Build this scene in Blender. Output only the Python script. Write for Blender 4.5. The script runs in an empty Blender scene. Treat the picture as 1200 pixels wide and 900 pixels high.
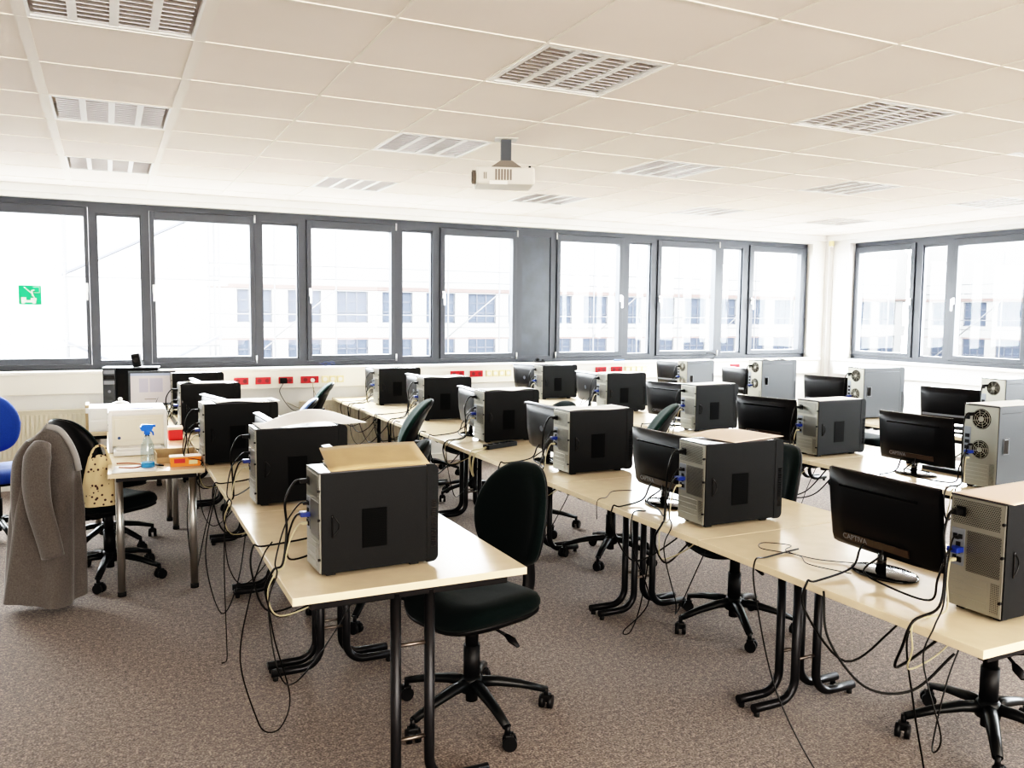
import bpy, bmesh, math, random
from mathutils import Vector, Matrix
random.seed(4)
PI = math.pi
COL = bpy.context.scene.collection
R = math.radians

# ------------------------------------------------------------------ materials
def new_mat(name):
    m = bpy.data.materials.new(name); m.use_nodes = True
    nt = m.node_tree; b = nt.nodes['Principled BSDF']
    return m, nt, b

def mat(name, col, rough=0.5, metal=0.0, spec=0.5, noise=0.0, scale=40, bump=0.0, sheen=0.0, coat=0.0):
    m, nt, b = new_mat(name)
    b.inputs['Base Color'].default_value = (*col, 1)
    b.inputs['Roughness'].default_value = rough
    b.inputs['Metallic'].default_value = metal
    b.inputs['Specular IOR Level'].default_value = spec
    if sheen: b.inputs['Sheen Weight'].default_value = sheen
    if coat: b.inputs['Coat Weight'].default_value = coat
    if noise or bump:
        tc = nt.nodes.new('ShaderNodeTexCoord'); n = nt.nodes.new('ShaderNodeTexNoise')
        n.inputs['Scale'].default_value = scale; n.inputs['Detail'].default_value = 3
        nt.links.new(tc.outputs['Object'], n.inputs['Vector'])
        if noise:
            r = nt.nodes.new('ShaderNodeMapRange')
            r.inputs['From Min'].default_value = 0.3; r.inputs['From Max'].default_value = 0.7
            r.inputs['To Min'].default_value = 1 - noise; r.inputs['To Max'].default_value = 1 + noise
            mx = nt.nodes.new('ShaderNodeVectorMath'); mx.operation = 'SCALE'
            mx.inputs[0].default_value = col
            nt.links.new(n.outputs['Fac'], r.inputs['Value']); nt.links.new(r.outputs[0], mx.inputs['Scale'])
            nt.links.new(mx.outputs[0], b.inputs['Base Color'])
        if bump:
            bp = nt.nodes.new('ShaderNodeBump'); bp.inputs['Strength'].default_value = bump
            bp.inputs['Distance'].default_value = 0.002
            nt.links.new(n.outputs['Fac'], bp.inputs['Height']); nt.links.new(bp.outputs[0], b.inputs['Normal'])
    return m

M = {}
# carpet: speckled loop pile
def carpet():
    m, nt, b = new_mat('carpet_brown_grey')
    tc = nt.nodes.new('ShaderNodeTexCoord')
    n1 = nt.nodes.new('ShaderNodeTexNoise'); n1.inputs['Scale'].default_value = 130; n1.inputs['Detail'].default_value = 2
    n2 = nt.nodes.new('ShaderNodeTexNoise'); n2.inputs['Scale'].default_value = 1.3
    n3 = nt.nodes.new('ShaderNodeTexNoise'); n3.inputs['Scale'].default_value = 45; n3.inputs['Detail'].default_value = 3
    for n in (n1, n2, n3): nt.links.new(tc.outputs['Object'], n.inputs['Vector'])
    cr = nt.nodes.new('ShaderNodeValToRGB')
    cr.color_ramp.elements[0].position = 0.36; cr.color_ramp.elements[0].color = (0.045, 0.031, 0.025, 1)
    cr.color_ramp.elements[1].position = 0.66; cr.color_ramp.elements[1].color = (0.34, 0.27, 0.22, 1)
    e = cr.color_ramp.elements.new(0.50); e.color = (0.135, 0.103, 0.085, 1)
    mx = nt.nodes.new('ShaderNodeMix'); mx.data_type = 'FLOAT'; mx.inputs[0].default_value = 0.35
    nt.links.new(n1.outputs['Fac'], mx.inputs[2]); nt.links.new(n3.outputs['Fac'], mx.inputs[3])
    nt.links.new(mx.outputs[0], cr.inputs['Fac'])
    r = nt.nodes.new('ShaderNodeMapRange'); r.inputs['To Min'].default_value = 0.88; r.inputs['To Max'].default_value = 1.12
    nt.links.new(n2.outputs['Fac'], r.inputs['Value'])
    sc = nt.nodes.new('ShaderNodeVectorMath'); sc.operation = 'SCALE'
    nt.links.new(cr.outputs['Color'], sc.inputs[0]); nt.links.new(r.outputs[0], sc.inputs['Scale'])
    nt.links.new(sc.outputs[0], b.inputs['Base Color'])
    b.inputs['Roughness'].default_value = 0.95; b.inputs['Sheen Weight'].default_value = 0.15
    bp = nt.nodes.new('ShaderNodeBump'); bp.inputs['Strength'].default_value = 0.7; bp.inputs['Distance'].default_value = 0.004
    nt.links.new(n1.outputs['Fac'], bp.inputs['Height']); nt.links.new(bp.outputs[0], b.inputs['Normal'])
    return m
M['carpet'] = carpet()

def holes(name, base, dark, scale, r, rough=0.35, metal=0.8, hexa=True, plane='YZ'):
    """sheet metal with a regular grid of punched holes, pattern in object space"""
    m, nt, b = new_mat(name)
    L = nt.links
    tc = nt.nodes.new('ShaderNodeTexCoord'); sp = nt.nodes.new('ShaderNodeSeparateXYZ')
    L.new(tc.outputs['Object'], sp.inputs[0])
    a, c = plane
    def mth(op, x, y=None):
        n = nt.nodes.new('ShaderNodeMath'); n.operation = op
        for i, v in enumerate((x, y)):
            if v is None: continue
            if isinstance(v, (int, float)): n.inputs[i].default_value = v
            else: L.new(v, n.inputs[i])
        return n.outputs[0]
    u = mth('MULTIPLY', sp.outputs[a], scale); v = mth('MULTIPLY', sp.outputs[c], scale * (1.15 if hexa else 1))
    if hexa:
        fl = mth('FLOOR', v); odd = mth('MULTIPLY', mth('MODULO', mth('ADD', fl, 1000), 2), 0.5)
        u = mth('ADD', u, odd)
    fu = mth('SUBTRACT', mth('FRACT', u), 0.5); fv = mth('SUBTRACT', mth('FRACT', v), 0.5)
    d = mth('SQRT', mth('ADD', mth('MULTIPLY', fu, fu), mth('MULTIPLY', fv, fv)))
    f = mth('LESS_THAN', d, r)
    mx = nt.nodes.new('ShaderNodeMix'); mx.data_type = 'RGBA'
    mx.inputs['A'].default_value = (*base, 1); mx.inputs['B'].default_value = (*dark, 1)
    L.new(f, mx.inputs['Factor']); L.new(mx.outputs['Result'], b.inputs['Base Color'])
    b.inputs['Roughness'].default_value = rough
    if metal == 0: b.inputs['Specular IOR Level'].default_value = 0.1
    mm = mth('MULTIPLY', mth('SUBTRACT', 1, f), metal); L.new(mm, b.inputs['Metallic'])
    return m

def glass(name='window_glass', tint=(0.97, 0.985, 0.98), refl=0.012):
    m = bpy.data.materials.new(name); m.use_nodes = True; nt = m.node_tree; nt.nodes.clear()
    o = nt.nodes.new('ShaderNodeOutputMaterial'); t = nt.nodes.new('ShaderNodeBsdfTransparent'); g = nt.nodes.new('ShaderNodeBsdfGlossy')
    t.inputs[0].default_value = (*tint, 1); g.inputs['Roughness'].default_value = 0.02
    x = nt.nodes.new('ShaderNodeMixShader'); x.inputs[0].default_value = refl
    nt.links.new(t.outputs[0], x.inputs[1]); nt.links.new(g.outputs[0], x.inputs[2]); nt.links.new(x.outputs[0], o.inputs[0])
    return m

M['wall'] = mat('wall_cream_white_paint', (0.85, 0.845, 0.815), 0.85, noise=0.03, scale=3, bump=0.1)
M['wall_r'] = mat('wall_white_paint', (0.82, 0.82, 0.81), 0.85, noise=0.02, scale=3)
M['tile'] = mat('ceiling_tile', (0.86, 0.80, 0.745), 0.9, noise=0.03, scale=1.2, bump=0.15)
M['tbar'] = mat('ceiling_grid_paint', (0.84, 0.79, 0.72), 0.5)
M['frame'] = mat('anthracite_window_frame', (0.036, 0.041, 0.052), 0.42, noise=0.05, scale=5)
M['panel'] = mat('anthracite_panel', (0.034, 0.042, 0.054), 0.35, noise=0.25, scale=6)
M['glass'] = glass()
M['alu'] = mat('aluminium_handle', (0.72, 0.73, 0.74), 0.35, 0.6)
M['sill'] = mat('sill_white', (0.86, 0.84, 0.79), 0.4)
M['trunk'] = mat('trunking_cream', (0.85, 0.83, 0.76), 0.45)
M['rad'] = mat('radiator_cream', (0.80, 0.75, 0.62), 0.45)
M['red'] = mat('socket_red', (0.50, 0.012, 0.02), 0.35)
M['dkred'] = mat('socket_well_dark_red', (0.16, 0.01, 0.015), 0.5)
M['ysock'] = mat('socket_cream_yellow', (0.82, 0.72, 0.42), 0.4)
M['wood'] = mat('table_light_maple', (0.70, 0.585, 0.425), 0.24, noise=0.04, scale=14)
M['woodedge'] = mat('table_edge_band', (0.66, 0.57, 0.42), 0.4)
M['steel'] = mat('table_leg_dark_steel', (0.022, 0.022, 0.024), 0.3, 0.5, spec=0.3)
M['rung'] = mat('rung_brown_steel', (0.20, 0.17, 0.15), 0.3, 0.9)
M['chrome'] = mat('brushed_chrome', (0.50, 0.49, 0.47), 0.32, 0.9)
M['black'] = mat('black_plastic', (0.006, 0.006, 0.007), 0.5, spec=0.3)
M['pcblack'] = mat('pc_case_black', (0.006, 0.0068, 0.0078), 0.55, spec=0.2, noise=0.25, scale=260)
M['pcgrey'] = mat('pc_case_dark_grey', (0.026, 0.032, 0.040), 0.45, noise=0.1, scale=200)
M['pclight'] = mat('pc_case_grey', (0.075, 0.085, 0.10), 0.45)
M['pctop'] = mat('pc_top_satin', (0.05, 0.05, 0.055), 0.22)
M['gloss'] = mat('gloss_black', (0.005, 0.005, 0.006), 0.12)
M['monback'] = mat('monitor_back_black', (0.005, 0.005, 0.006), 0.4, spec=0.25)
M['monbrown'] = mat('monitor_band_brown_reflection', (0.035, 0.024, 0.018), 0.3)  # brown reflection low on the monitor back, painted into the colour
M['silver'] = mat('silver_plastic', (0.20, 0.215, 0.24), 0.3, 0.4)
M['screen'] = mat('screen_off', (0.008, 0.008, 0.01), 0.15)
M['rearmetal'] = mat('pc_rear_sheet_metal', (0.27, 0.26, 0.225), 0.38, 0.7)
M['psu'] = holes('pc_psu_perforated', (0.27, 0.26, 0.225), (0.01, 0.01, 0.01), 165, 0.37)
M['fanmesh'] = holes('pc_fan_perforated', (0.24, 0.23, 0.20), (0.01, 0.01, 0.01), 190, 0.38)
M['slotmesh'] = holes('pc_slot_perforated', (0.27, 0.26, 0.225), (0.01, 0.01, 0.01), 190, 0.30, hexa=False)
M['sidevent'] = holes('pc_side_vent', (0.004, 0.0045, 0.005), (0.0008, 0.0008, 0.001), 150, 0.36, 0.6, 0.0, True, 'XZ')
M['fab'] = mat('chair_fabric_black_green', (0.004, 0.009, 0.009), 0.88, spec=0.15, noise=0.3, scale=300, bump=0.4, sheen=0.05)
M['fabg'] = mat('chair_fabric_dark_green', (0.010, 0.028, 0.025), 0.85, spec=0.2, noise=0.3, scale=300, bump=0.4, sheen=0.1)
M['fabblue'] = mat('chair_fabric_blue', (0.010, 0.05, 0.25), 0.85, noise=0.2, scale=300, bump=0.4, sheen=0.2)
M['fabpale'] = mat('chair_fabric_slate_blue', (0.05, 0.10, 0.22), 0.8, noise=0.2, scale=300, sheen=0.4)
M['chairpl'] = mat('chair_base_plastic', (0.008, 0.009, 0.010), 0.35, spec=0.3)
M['paper'] = mat('white_paper', (0.88, 0.87, 0.84), 0.7)
M['peach'] = mat('peach_paper', (0.80, 0.64, 0.52), 0.7)
M['card'] = mat('brown_card', (0.44, 0.325, 0.19), 0.7, noise=0.06, scale=12)
M['cblack'] = mat('cable_black', (0.005, 0.005, 0.005), 0.4, spec=0.25)
M['cgrey'] = mat('cable_beige', (0.42, 0.37, 0.24), 0.45)
M['vga'] = mat('vga_plug_blue', (0.012, 0.035, 0.20), 0.4)
M['printer'] = mat('printer_white', (0.84, 0.80, 0.70), 0.4)
M['printert'] = mat('printer_top_white', (0.88, 0.88, 0.87), 0.35)
M['clearp'] = glass('clear_plastic', (0.86, 0.93, 0.95), 0.12)
M['bluel'] = mat('blue_cleaning_liquid', (0.02, 0.30, 0.62), 0.1)
M['blueh'] = mat('spray_head_blue', (0.02, 0.16, 0.66), 0.35)
M['orange'] = mat('orange_plastic', (0.86, 0.24, 0.02), 0.3)
M['orangered'] = mat('label_red_print', (0.62, 0.03, 0.03), 0.5)
M['coat'] = mat('grey_wool_coat', (0.095, 0.084, 0.078), 0.95, noise=0.22, scale=160, bump=0.6, sheen=0.3)
M['lining'] = mat('coat_lining_pale', (0.28, 0.27, 0.26), 0.7)
M['cord_red'] = mat('brown_red_cord', (0.33, 0.10, 0.05), 0.5)
M['rubber'] = mat('rubber_foot', (0.01, 0.01, 0.01), 0.8)
M['louvre'] = mat('mirror_louvre', (0.88, 0.84, 0.82), 0.28, 0.85)
M['housing'] = mat('luminaire_reflector', (0.88, 0.84, 0.82), 0.35, 0.3)
M['white'] = mat('white_enamel', (0.86, 0.86, 0.84), 0.4)
M['proj'] = mat('projector_white', (0.70, 0.68, 0.63), 0.45)
M['projv'] = mat('projector_vent_grey', (0.22, 0.19, 0.16), 0.6)
M['green'] = mat('sticker_green', (0.0, 0.42, 0.16), 0.5)
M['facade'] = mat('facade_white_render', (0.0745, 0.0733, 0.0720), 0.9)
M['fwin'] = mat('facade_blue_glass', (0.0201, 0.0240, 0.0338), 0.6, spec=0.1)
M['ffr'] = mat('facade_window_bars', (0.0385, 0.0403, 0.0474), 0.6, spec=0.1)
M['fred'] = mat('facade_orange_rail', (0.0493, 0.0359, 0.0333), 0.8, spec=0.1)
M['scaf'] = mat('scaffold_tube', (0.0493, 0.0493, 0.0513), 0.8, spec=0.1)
M['groundx'] = mat('yard_pale', (0.40, 0.39, 0.38), 0.9)

def bag_mat():
    m, nt, b = new_mat('printed_beige_fabric')
    tc = nt.nodes.new('ShaderNodeTexCoord'); v = nt.nodes.new('ShaderNodeTexVoronoi'); v.inputs['Scale'].default_value = 38
    nt.links.new(tc.outputs['Object'], v.inputs['Vector'])
    cr = nt.nodes.new('ShaderNodeValToRGB'); cr.color_ramp.interpolation = 'CONSTANT'
    cr.color_ramp.elements[0].color = (0.06, 0.03, 0.03, 1); cr.color_ramp.elements[1].position = 0.26
    cr.color_ramp.elements[1].color = (0.66, 0.53, 0.33, 1)
    nt.links.new(v.outputs['Distance'], cr.inputs['Fac']); nt.links.new(cr.outputs['Color'], b.inputs['Base Color'])
    b.inputs['Roughness'].default_value = 0.8
    return m
M['bag'] = bag_mat()
def emis(name, col, s):
    m, nt, b = new_mat(name); b.inputs['Base Color'].default_value = (*col, 1)
    b.inputs['Emission Color'].default_value = (*col, 1); b.inputs['Emission Strength'].default_value = s
    b.inputs['Roughness'].default_value = 0.3
    return m
M['lit'] = emis('lit_screen', (0.30, 0.28, 0.28), 0.75)
M['litbar'] = emis('lit_screen_bar', (0.18, 0.21, 0.28), 0.8)
M['litdoc'] = emis('lit_screen_document', (0.23, 0.22, 0.26), 0.75)

# ------------------------------------------------------------------ mesh helpers
class MB:
    def __init__(s): s.v = []; s.f = []; s.sm = []
    def add(s, vs, fs, smooth=False, mx=None):
        b = len(s.v)
        for v in vs:
            v = Vector(v)
            if mx: v = mx @ v
            s.v.append(v)
        for f in fs: s.f.append([b + i for i in f]); s.sm.append(smooth)
        return s
    def box(s, x0, y0, z0, x1, y1, z1, bev=0.0, mx=None):
        if bev <= 0:
            vs = [(x0,y0,z0),(x1,y0,z0),(x1,y1,z0),(x0,y1,z0),(x0,y0,z1),(x1,y0,z1),(x1,y1,z1),(x0,y1,z1)]
            return s.add(vs, [(0,3,2,1),(4,5,6,7),(0,1,5,4),(1,2,6,5),(2,3,7,6),(3,0,4,7)], False, mx)
        bm = bmesh.new(); bmesh.ops.create_cube(bm, size=1)
        for v in bm.verts:
            v.co = Vector(((x0+x1)/2 + v.co.x*(x1-x0), (y0+y1)/2 + v.co.y*(y1-y0), (z0+z1)/2 + v.co.z*(z1-z0)))
        bmesh.ops.bevel(bm, geom=list(bm.edges), offset=bev, segments=2, affect='EDGES', profile=0.6)
        bm.verts.index_update()
        s.add([v.co.copy() for v in bm.verts], [[v.index for v in f.verts] for f in bm.faces], False, mx); bm.free()
        return s
    def prism(s, pts, a0, a1, axis='Y', mx=None, smooth=False):
        """pts: 2D outline; extruded along axis from a0 to a1"""
        def P(p, a):
            if axis == 'X': return (a, p[0], p[1])
            if axis == 'Y': return (p[0], a, p[1])
            return (p[0], p[1], a)
        n = len(pts); vs = [P(p, a0) for p in pts] + [P(p, a1) for p in pts]
        fs = [list(range(n))[::-1], list(range(n, 2*n))]
        b = len(s.f)
        s.add(vs, fs, False, mx)
        base = len(s.v) - 2*n
        for i in range(n):
            j = (i+1) % n; s.f.append([base+i, base+j, base+n+j, base+n+i]); s.sm.append(smooth)
        return s
    def tube(s, path, r, n=10, caps=True, closed=False, mx=None, flat=1.0):
        path = [Vector(p) for p in path]; m = len(path)
        rr = r if isinstance(r, (list, tuple)) else [r]*m
        vs = []; prev = None
        for i, p in enumerate(path):
            if closed: t = path[(i+1) % m] - path[i-1]
            else: t = path[min(i+1, m-1)] - path[max(i-1, 0)]
            if t.length < 1e-9: t = Vector((0,0,1))
            t.normalize()
            if prev is None:
                u = t.orthogonal().normalized()
                if abs(t.z) < 0.95: u = t.cross(Vector((0,0,1))).normalized()
            else:
                u = (prev - t*prev.dot(t))
                u = u.normalized() if u.length > 1e-6 else t.orthogonal().normalized()
            prev = u; w = t.cross(u)
            for k in range(n):
                a = 2*PI*k/n; vs.append(p + u*math.cos(a)*rr[i] + w*math.sin(a)*rr[i]*flat)
        fs = []
        for i in range(m if closed else m-1):
            j = (i+1) % m
            for k in range(n): fs.append((i*n+k, i*n+(k+1) % n, j*n+(k+1) % n, j*n+k))
        s.add(vs, fs, True, mx)
        if caps and not closed:
            b = len(s.v) - m*n
            s.f.append([b+k for k in range(n)][::-1]); s.sm.append(False)
            s.f.append([b+(m-1)*n+k for k in range(n)]); s.sm.append(False)
        return s
    def cyl(s, c, r, h, axis='Z', n=20, r2=None, mx=None):
        d = {'X': Vector((1,0,0)), 'Y': Vector((0,1,0)), 'Z': Vector((0,0,1))}[axis]
        c = Vector(c)
        return s.tube([c, c + d*h], [r, r if r2 is None else r2], n, True, False, mx)
    def lathe(s, prof, c=(0,0,0), n=24, sx=1, sy=1, mx=None):
        vs = []
        for r, z in prof:
            for k in range(n):
                a = 2*PI*k/n; vs.append((c[0]+r*sx*math.cos(a), c[1]+r*sy*math.sin(a), c[2]+z))
        fs = [(i*n+k, i*n+(k+1) % n, (i+1)*n+(k+1) % n, (i+1)*n+k) for i in range(len(prof)-1) for k in range(n)]
        b = len(s.v); s.add(vs, fs, True, mx)
        s.f.append([b+k for k in range(n)][::-1]); s.sm.append(False)
        s.f.append([b+(len(prof)-1)*n+k for k in range(n)]); s.sm.append(False)
        return s
    def pad(s, outline, layers, fn=None, mx=None):
        """outline: 2D pts; layers: (scale inset in metres, height); fn maps (x,y,h)->Vector"""
        n = len(outline); vs = []
        cx = sum(p[0] for p in outline)/n; cy = sum(p[1] for p in outline)/n
        for ins, h in layers:
            for p in outline:
                dx, dy = p[0]-cx, p[1]-cy; l = math.hypot(dx, dy)
                k = max(0.0, (l-ins)/l); q = (cx+dx*k, cy+dy*k, h)
                vs.append(fn(*q) if fn else Vector(q))
        L = len(layers)
        fs = [(i*n+k, i*n+(k+1) % n, (i+1)*n+(k+1) % n, (i+1)*n+k) for i in range(L-1) for k in range(n)]
        b = len(s.v); s.add(vs, fs, True, mx)
        s.f.append([b+k for k in range(n)][::-1]); s.sm.append(True)
        s.f.append([b+(L-1)*n+k for k in range(n)]); s.sm.append(True)
        return s
    def sheet(s, fn, nu, nv, th=0.0, mx=None):
        """fn(u,v)->point, u,v in 0..1; optional thickness by doubling down"""
        pts = [[Vector(fn(i/nu, j/nv)) for j in range(nv+1)] for i in range(nu+1)]
        vs = [p for row in pts for p in row]; W = nv+1
        fs = [(i*W+j, (i+1)*W+j, (i+1)*W+j+1, i*W+j+1) for i in range(nu) for j in range(nv)]
        s.add(vs, fs, True, mx)
        if th:
            def nrm(i, j):
                a = pts[min(i+1, nu)][j] - pts[max(i-1, 0)][j]; c = pts[i][min(j+1, nv)] - pts[i][max(j-1, 0)]
                k = a.cross(c); return k.normalized() if k.length > 1e-12 else Vector((0,0,1))
            lo = [pts[i][j] - nrm(i, j)*th for i in range(nu+1) for j in range(nv+1)]
            b = len(s.v) - len(vs)
            s.add(lo, [f[::-1] for f in fs], True, mx); b2 = b + len(vs)
            edge = [i*W for i in range(nu+1)] + [nu*W+j for j in range(1, nv+1)] + [i*W+nv for i in range(nu-1, -1, -1)] + [j for j in range(nv-1, 0, -1)]
            for a, c in zip(edge, edge[1:]+edge[:1]):
                s.f.append([b+c, b+a, b2+a, b2+c]); s.sm.append(False)
        return s
    def build(s, name, m, parent=None, loc=None, rot=None):
        me = bpy.data.meshes.new(name)
        me.from_pydata([tuple(v) for v in s.v], [], s.f)
        me.polygons.foreach_set('use_smooth', s.sm)
        bm = bmesh.new(); bm.from_mesh(me); bmesh.ops.recalc_face_normals(bm, faces=bm.faces); bm.to_mesh(me); bm.free()
        me.materials.append(m); me.update()
        o = bpy.data.objects.new(name, me); COL.objects.link(o)
        if parent: o.parent = parent
        if loc: o.location = loc
        if rot: o.rotation_euler = rot
        return o

def tag(o, label=None, cat=None, group=None, kind=None):
    if label: o['label'] = label
    if cat: o['category'] = cat
    if group: o['group'] = group
    if kind: o['kind'] = kind
    return o
def empty(name, loc=(0,0,0), rz=0, label=None, cat=None, group=None, kind=None):
    o = bpy.data.objects.new(name, None); COL.objects.link(o); o.empty_display_size = 0.1
    o.location = loc; o.rotation_euler = (0, 0, rz)
    return tag(o, label, cat, group, kind)
def kids(o): return [c for c in ALLC.get(o.name, [])]
def copy_tree(o, parent=None):
    c = o.copy(); COL.objects.link(c); c.parent = parent
    for ch in list(o.children): copy_tree(ch, c)
    return c
def struct(name, mb, m):
    o = mb.build(name, m); o['kind'] = 'structure'; return o
def cr(points, seg=8):
    """Catmull-Rom resample"""
    P = [Vector(p) for p in points]; P = [P[0]*2-P[1]] + P + [P[-1]*2-P[-2]]
    out = []
    for i in range(1, len(P)-2):
        a, b, c, d = P[i-1:i+3]
        for k in range(seg):
            t = k/seg
            out.append(0.5*((2*b) + (c-a)*t + (2*a-5*b+4*c-d)*t*t + (3*b-a-3*c+d)*t**3))
    out.append(P[-2].copy()); return out
def arc(c, r, a0, a1, n, plane='XZ'):
    o = []
    for i in range(n+1):
        a = a0+(a1-a0)*i/n; x, y = c[0]+r*math.cos(a), c[1]+r*math.sin(a); o.append((x, y))
    return o
def sup(w, d, e=3.2, n=40, taper=0.0):
    """superellipse outline w (x) by d (y); taper narrows +y end"""
    o = []
    for k in range(n):
        a = 2*PI*k/n; c, s_ = math.cos(a), math.sin(a)
        x = abs(c)**(2/e)*math.copysign(1, c)*w/2; y = abs(s_)**(2/e)*math.copysign(1, s_)*d/2
        o.append((x*(1-taper*(y/d+0.5)), y))
    return o
def text_mesh(name, txt, size, m, parent, mx, extr=0.0006):
    cu = bpy.data.curves.new(name+'_c', 'FONT'); cu.body = txt; cu.size = size; cu.extrude = extr
    cu.align_x = 'CENTER'; cu.align_y = 'CENTER'; cu.resolution_u = 2
    t = bpy.data.objects.new(name+'_t', cu); COL.objects.link(t)
    bpy.context.view_layer.update()
    me = bpy.data.meshes.new_from_object(t.evaluated_get(bpy.context.evaluated_depsgraph_get()))
    bpy.data.objects.remove(t); bpy.data.curves.remove(cu)
    me.transform(mx); me.materials.clear(); me.materials.append(m); me.name = name
    o = bpy.data.objects.new(name, me); COL.objects.link(o); o.parent = parent
    return o

# ------------------------------------------------------------------ room
H = 2.684            # ceiling height
YB = 8.50            # inner face of the window wall
XR = 8.85            # inner face of the right wall
XL, YF = -3.4, -3.6  # hidden left wall and the wall behind the camera
ZS, ZT = 1.054, 2.573

struct('floor', MB().box(XL-.2, YF-.2, -.1, XR+.2, YB+.2, 0), M['carpet'])
# ceiling of mineral tiles with openings for the luminaires
GX, GY, T = 0.3684, 3.6944, 0.625
lights = [(i, j) for i in (-1, 2, 5, 8, 11) for j in (-1, 2, 5)] + [(i, -4) for i in (-1, 2, 5, 8, 11)] + [(-4, j) for j in (-1, 2, 5)]
c = MB(); YC = 8.45
nx0, nx1 = -7, 14; ny0, ny1 = -12, 8
for i in range(nx0, nx1):
    for j in range(ny0, ny1):
        x0, x1 = max(GX+i*T, XL), min(GX+(i+1)*T, XR); y0, y1 = max(GY+j*T, YF), min(GY+(j+1)*T, YC)
        if x1 <= x0 or y1 <= y0 or (i, j) in lights: continue
        c.add([(x0,y0,H),(x1,y0,H),(x1,y1,H),(x0,y1,H)], [(0,3,2,1)])
struct('ceiling', c, M['tile'])
c = MB()
for i in range(nx0, nx1+1):
    x = GX+i*T; w = 0.022 if i in (-1, 0) else 0.007
    if XL < x < XR: c.box(x-w, YF, H-.004, x+w, YC, H+.012)
for j in range(ny0, ny1+1):
    y = GY+j*T
    if YF < y < YC: c.box(XL, y-.007, H-.0045, XR, y+.007, H+.012)
struct('trim_1', c, M['tbar'])
c = MB().box(XL, YC, 2.615, XR, YB+.12, H+.1); struct('trim_2', c, M['wall_r'])
c = MB().box(XR-.10, YF, 2.615, XR+.1, YC, H+.1); struct('trim_3', c, M['wall_r'])
# window wall
WX0, WX1 = -3.0, 8.557
c = MB()
c.box(XL-.2, YB, 0, XR+.2, YB+.25, ZS); c.box(XL-.2, YB, ZT, XR+.2, YB+.25, H+.3)
c.box(XL-.2, YB, ZS, WX0, YB+.25, ZT); c.box(WX1, YB, ZS, XR+.2, YB+.25, ZT)
struct('wall_back', c, M['wall'])
RY0, RY1 = -1.9, 8.15
c = MB()
c.box(XR, YF-.2, 0, XR+.25, YB, ZS); c.box(XR, YF-.2, ZT, XR+.25, YB, H+.3)
c.box(XR, RY1, ZS, XR+.25, YB, ZT); c.box(XR, YF-.2, ZS, XR+.25, RY0, ZT)
struct('wall_right', c, M['wall_r'])
struct('wall_left', MB().box(XL-.2, YF-.2, 0, XL, YB+.2, H+.3), M['wall_r'])
struct('wall_front', MB().box(XL-.2, YF-.2, 0, XR+.2, YF, H+.3), M['wall_r'])
struct('baseboard_back', MB().box(XL, YB-.015, 0, XR, YB, .08), M['sill'])
struct('baseboard_right', MB().box(XR-.015, YF, 0, XR, YB-.015, .08), M['sill'])
struct('baseboard_left', MB().box(XL, YF, 0, XL+.015, YB-.015, .08), M['sill'])
# sills and cable trunking below the windows
struct('trim_4', MB().box(XL, 8.40, 1.025, 8.66, YB+.10, 1.054, .006), M['sill'])
struct('trim_5', MB().box(XL, 8.435, .845, 8.66, YB, 1.025, .006), M['trunk'])
struct('trim_6', MB().box(XR-.10, YF, 1.025, XR+.05, 8.30, 1.054, .006), M['sill'])
struct('trim_7', MB().box(XR-.065, YF, .845, XR, 8.30, 1.025, .006), M['wall_r'])
# slim boxed pipe in the corner
struct('trim_8', MB().box(XR-.07, YB-.07, 0, XR, YB, 2.615), M['wall_r'])

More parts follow.
